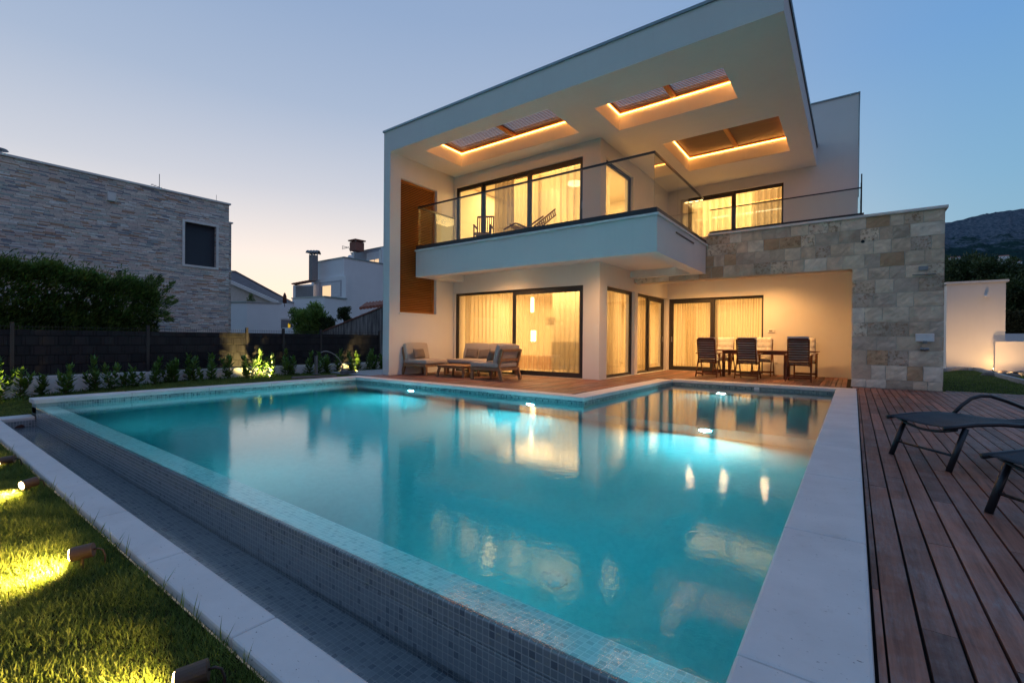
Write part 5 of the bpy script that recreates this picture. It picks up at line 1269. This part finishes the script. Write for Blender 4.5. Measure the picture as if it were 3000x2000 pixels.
# parasol, little spruce, small bottle
c = at(834, 885, d=39); t = thing('closed_parasol', 'closed dark red parasol standing on the white roof terrace', 'parasol', (c.x, c.y, at(834, 888, d=39).z))
zb_, zt_ = at(834, 888, d=39).z, at(834, 857, d=39).z; h_ = zt_ - zb_
MB().tube([(c.x, c.y, zb_), (c.x, c.y, zb_ + h_ * .6), (c.x, c.y, zb_ + h_ * .85), (c.x, c.y, zt_)], [.16, .15, .09, .02], 12).build('canopy', M['parasol'], t, smooth=True); MB().tube([(c.x, c.y, zb_ - .3), (c.x, c.y, zb_)], .03, 6).build('pole', M['bark'], t)
c = at(735, 886, d=39.5); zb_ = c.z; zt_ = at(735, 862, d=39.5).z; t = thing('small_conifer', 'tiny conifer top showing above the low white building', 'tree', (c.x, c.y, zb_))
cr = [(c.x + .30 * math.cos(k * 2.4) * (1 - f), c.y + .3 * math.sin(k * 2.4) * (1 - f), zb_ + (zt_ - zb_) * f) for k, f in enumerate(np.linspace(0, .98, 16))]; leaf_cloud('crown', cr, [.09 + .05 * (1 - k / 16) for k in range(16)], 900, .10, .03, M['cypress'], t); MB().tube([(c.x, c.y, zb_ - .5), (c.x, c.y, zt_)], .03, 6).build('trunk', M['bark'], t)
c = at(847, 958, d=36); t = thing('gate_pillar', 'white pillar beyond the fence with a yellow lamp on top', 'pillar', (c.x, c.y, -.3))
MB().box(c.x - .42, c.x + .42, c.y - .3, c.y + .3, -.3, at(847, 960, d=36).z).build('shaft', PC, t)
zz = at(847, 960, d=36).z; tag(MB().tube([(c.x, c.y, zz), (c.x, c.y, zz + .32), (c.x, c.y, zz + .36)], [.08, .08, .05], 12).build('pillar_lamp', emis('small_yellow_lamp', (1, .62, .05), .5)), 'small yellow lamp on the white pillar', 'lamp')
# sloping stained wall with tile coping
m = MB(); a, b_ = at(945, 972, d=26), at(1135, 895, d=22); t = thing('sloping_wall', 'sloping stained grey wall with tile coping climbing to the villa', 'wall', (a.x, a.y, -.3))
m.poly([(a.x, a.y, -.3), (b_.x, b_.y, -.3), b_, a]); m.poly([(a.x + .15, a.y + .25, -.3), a + Vector((.15, .25, 0)), b_ + Vector((.15, .25, 0)), (b_.x + .15, b_.y + .25, -.3)]); m.poly([a, b_, b_ + Vector((.15, .25, 0)), a + Vector((.15, .25, 0))])
m.build('wall', M['stained'], t)
m = MB(); n = 16
for k in range(n):
    p0, p1 = a.lerp(b_, k / n), a.lerp(b_, (k + 1.15) / n); m.bar(p0 + Vector((.07, .12, .03)), p1 + Vector((.07, .12, .05)), .34, .05)
m.build('tile_coping', M['brick_red'], t)
a, b_ = at(1057, 902, d=27), at(1135, 893, d=27); m = MB()
t = thing('porch_roof', 'small red tiled roof edge beside the villa wall', 'roof', (a.x, a.y, a.z))
for k in range(9):
    p_ = a.lerp(b_, k / 8.0); m.tube([p_ + Vector((0, 0, -.02)), p_ + Vector((fw.x, fw.y, 0)) * 1.2 + Vector((0, 0, .35))], .10, 8)
m.build('roof_tiles', M['roof_tile'], t); MB().bar(a + Vector((0, 0, -.24)), b_ + Vector((0, 0, -.24)), .3, .25).bar(a.lerp(b_, .3) + Vector((0, .2, -.6)), b_ + Vector((0, .2, -.6)), .3, .5).build('cornice', PC, t)
def bush(u_, v_, ru, rv, d, label, n=5000, mat='bush_leaf', ln=.16, group=None, blobs=26, seed=1, name='bush'):
    r = np.random.default_rng(seed); c = at(u_, v_, d=d); sx = ru / FPX * d; sz = rv / FPX * d; t = thing(name, label, 'bush' if name == 'bush' else 'tree', (c.x, c.y, -.3), 0, group)
    cs = [tuple(c + rt * r.uniform(-.8, .8) * sx * 1.0 + Vector((fw.x, fw.y, 0)) * r.uniform(-.5, .5) * sx + Vector((0, 0, r.uniform(-.9, .6) * sz))) for _ in range(blobs)]
    leaf_cloud('crown' if name != 'bush' else 'foliage', cs, [r.uniform(.22, .42) * min(sx, sz * 1.3) for _ in range(blobs)], n, ln, ln * .4, M[mat], t, rng=r, shell=.3)
    m = MB()
    m.tube([(c.x, c.y, -.3), (c.x, c.y, c.z)], [max(.04, sx * .08), .03], 8)
    for q in cs[::3]: m.tube([(c.x, c.y, c.z - sz * .8), q], [.03, .01], 5)
    m.build('trunk', M['bark'], t); return t
bush(905, 936, 55, 56, 27, 'bright green leafy bush behind the fence', 12000, 'bush_leaf', .15, seed=3)
bush(1008, 920, 20, 26, 29, 'dim round shrub right of the bright bush', 2500, 'tree_leaf', .12, seed=4); bush(958, 945, 22, 22, 26.5, 'low dark bush leaning on the sloping wall', 2500, 'tree_leaf', .12, seed=5)

# ================================================================== right side garden
GYR = 26.4
t = thing('garden_hut', 'plain white garden building lit warm from below', 'building', (3.9, GYR, -.12))
xa, xb = at(2772, 1000, y=GYR).x, at(2945, 1000, y=GYR).x; zt_ = at(2860, 829, y=GYR).z
MB().box(xa, xb, GYR, GYR + 5, -.3, zt_).build('wall', PL, t); MB().box(xa - .06, xb + .08, GYR - .06, GYR + 5.06, zt_ + .001, zt_ + .09).build('roof_cap', M['cap'], t)
c = at(2889, 866, y=GYR - .1); MB().tube([(c.x, GYR - .03, c.z), (c.x + .04, GYR - .22, c.z - .03)], .05, 12).build('camera', M['white_plastic'], t)
wl_ = thing('boundary_wall', 'low white boundary wall washed by two ground lamps', 'wall', (6, GYR - .8, -.12))
zt_ = at(2930, 1000, y=GYR - .6).z; x0_ = at(2916, 1000, y=GYR - .6).x
MB().box(x0_, x0_ + 9, GYR - .6, GYR - .35, -.3, zt_).build('wall', PL, wl_)
for lab, (u_, v_) in (('small ground lamp with bright glint at the foot of the garden hut wall', (2915, 1081)), ('small ground lamp lying among the garden rocks', (2973, 1093))):
    c = at(u_, v_, z=-.02); garden_spot(lab, (c.x, c.y, -.02), (c.x + .12, GYR - .6, .5), 100, 90, .8, False, 'ground lamps washing the boundary wall', .07, .10, (1, .6, .26))
lamp('SPOT', 'hut_wash', (4.2, GYR - 2.2, .0), 130, (1, .55, .24), t, spot_size=math.radians(120), spot_blend=1.0, shadow_soft_size=.1, to=(3.9, GYR, 1.0))
rk = np.random.default_rng(9)
for k in range(34):
    c = at(rk.uniform(2900, 3060), rk.uniform(1092, 1102), z=-.10); s_ = rk.uniform(.10, .2); m = MB(); ph = rk.uniform(0, 6, 3)
    m.grid(lambda u_, v_: (c.x + s_ * math.sin(v_ * math.pi) * math.cos(u_ * 6.283) * (1 + .2 * math.sin(3 * u_ * 6.283 + ph[0])), c.y + s_ * .8 * math.sin(v_ * math.pi) * math.sin(u_ * 6.283), -.10 + s_ * .55 * math.cos(v_ * math.pi) * (1 + .25 * math.sin(2 * u_ * 6.28 + ph[1]))), 10, 7)
    tag(m.build('garden_rock', M['rock'], smooth=True), 'one of many brown rocks heaped below the white boundary wall', 'rock', 'rocks below the boundary wall')
m = MB(); pv = None
for q, r_ in ((2760, 1085), (2800, 1081), (2850, 1080), (2890, 1089), (2940, 1104), (3010, 1122)):
    c = at(q, r_, z=-.06)
    if pv: m.bar(pv, c, .12, .14)
    pv = c
tag(m.build('path_edging', M['paving']), 'pale curved kerb edging the rock bed', 'kerb')
m = MB(); c = at(2990, 1000, y=30); m.box(c.x - 1.0, c.x + 4, 30, 30.3, -.3, at(2990, 977, y=30).z); tag(m.build('white_wall', PC), 'short white wall end behind the boundary wall', 'wall')
# clipped hedge & trees behind
def box_hedge(u0, u1, vt, y, label, seed):
    r = np.random.default_rng(seed); x0_, x1_ = at(u0, 950, y=y).x, at(u1, 950, y=y).x; z1_ = at(u0, vt, y=y).z; n = 14000
    P = np.c_[r.uniform(x0_, x1_, n), y + np.abs(r.normal(0, .25, n)), r.uniform(-.1, z1_, n) + r.normal(0, .05, n)]; D = np.c_[r.normal(0, .6, n), -np.abs(r.normal(.5, .5, n)), r.normal(.2, .6, n)]
    t = thing('clipped_hedge', label, 'hedge', ((x0_ + x1_) / 2, y, -.1)); leaves_np('foliage', P, D, r.normal(0, 1, (n, 3)), .16, .08, M['hedge_leaf'], t)
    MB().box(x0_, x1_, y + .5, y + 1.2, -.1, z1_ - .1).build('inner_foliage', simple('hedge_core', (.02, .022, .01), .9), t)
box_hedge(2935, 3120, 915, 34, 'brownish clipped hedge right of the garden hut', 31)
for k, (u_, v_, ru, rv, d, lab) in enumerate(((2830, 800, 75, 75, 55, 'broad leafy tree just right of the stone pier'), (2930, 815, 70, 85, 48, 'dark green tree right above the garden hut'), (3000, 850, 75, 95, 45, 'dark tree at the right edge beyond the hedge'), (2760, 805, 60, 65, 60, 'leafy tree half hidden by the stone pier'), (2880, 790, 70, 60, 62, 'farthest green tree between its two neighbours'))):
    bush(u_, v_ + 10, ru, rv, d, lab, 11000, 'tree_leaf', .36, 'trees beyond the garden hut', 46, 40 + k, 'leafy_tree')
# mountain
def mountain_mat():
    m = Mt('mountain_slope'); p_ = m.pos(); s3 = m.n('SeparateXYZ', {0: p_}); n = m.noise(m.scale(p_, (.012, .012, .03)), 1, 8, .68, .5); n2 = m.noise(p_, .06, 6, .7)
    f = m.math('ADD', m.n('MapRange', {0: s3.outputs[2], 1: 330, 2: 640}).outputs[0], m.math('MULTIPLY', m.math('SUBTRACT', n.outputs[0], .5), 1.6))
    rock = m.ramp(n2.outputs[0], [(.35, (.03, .065, .09)), (.65, (.17, .19, .22))]); veg = m.ramp(n2.outputs[0], [(.35, (.010, .032, .035)), (.7, (.028, .065, .055))])
    c_ = m.mix(m.ramp(f, [(.45, 0.0), (.62, 1.0)]), veg, rock); m.bsdf(c_, .95, .05, 0, m.bump(m.math('ADD', n.outputs[0], m.math('MULTIPLY', n2.outputs[0], .4)), .8, 12)); return m.m
m = MB(); mr = np.random.default_rng(12); Dm = 1700
prof = [(2300, 745), (2600, 700), (2764, 653), (2850, 636), (2930, 618), (3000, 613), (3150, 600), (3500, 640), (4000, 760)]
def pv_(u_):
    for (a, b_), (c_, d_) in zip(prof, prof[1:]):
        if u_ <= c_: return b_ + (d_ - b_) * (u_ - a) / (c_ - a)
    return prof[-1][1]
ph = mr.uniform(0, 6.28, 12)
def mf(u_, v_):
    uu = 2300 + u_ * 1700; vt = pv_(uu) + 1.6 * math.sin(uu * .045 + ph[0]) + .8 * math.sin(uu * .17 + ph[1]) + mr.normal(0, .25)
    d_ = Dm + v_ * 900; top = at(uu, vt, d=Dm + 900).z; p_ = at(uu, 900, d=d_)
    h = (-2 + (top + 2) * (v_ ** .85)) if v_ < 1 else top
    h += (1 - v_) * v_ * 60 * math.sin(uu * .02 + 5 * v_ + ph[2]) + (1 - v_) * v_ * 30 * math.sin(uu * .06 + 9 * v_ + ph[3]) + (mr.normal(0, 3) if v_ < 1 else 0)
    return (p_.x, p_.y, h)
m.grid(mf, 200, 50); mo = m.build('mountain', mountain_mat(), smooth=True); mo['kind'] = 'structure'
# far village houses on the slope, overhead line
vr = np.random.default_rng(3)
for k in range(12):
    c = at(vr.uniform(2775, 3000), vr.uniform(755, 790), d=420); w_, h_ = vr.uniform(5, 9), vr.uniform(3.5, 5); t = thing('village_house', 'small pale house with red roof far on the slope', 'house', (c.x, c.y, c.z), 0, 'distant village houses')
    MB().box(c.x - w_ / 2, c.x + w_ / 2, c.y - 3, c.y + 3, c.z - 14, c.z + h_ / 2).build('wall', PC, t); z_ = c.z + h_ / 2
    m = MB(); m.poly([(c.x - w_ / 2, c.y - 3, z_), (c.x + w_ / 2, c.y - 3, z_), (c.x + w_ / 2, c.y, z_ + 1.4), (c.x - w_ / 2, c.y, z_ + 1.4)]); m.poly([(c.x - w_ / 2, c.y, z_ + 1.4), (c.x + w_ / 2, c.y, z_ + 1.4), (c.x + w_ / 2, c.y + 3, z_), (c.x - w_ / 2, c.y + 3, z_)]); m.build('roof', M['roof_tile'], t)
a, b_ = at(2700, 748, d=60), at(3060, 726, d=52); m = MB(); m.tube([a.lerp(b_, f) + Vector((0, 0, -.8 * 4 * f * (1 - f) * .5)) for f in np.linspace(0, 1, 16)], .022, 6); tag(m.build('power_line', M['black']), 'single dark overhead line crossing in front of the mountain', 'overhead line')
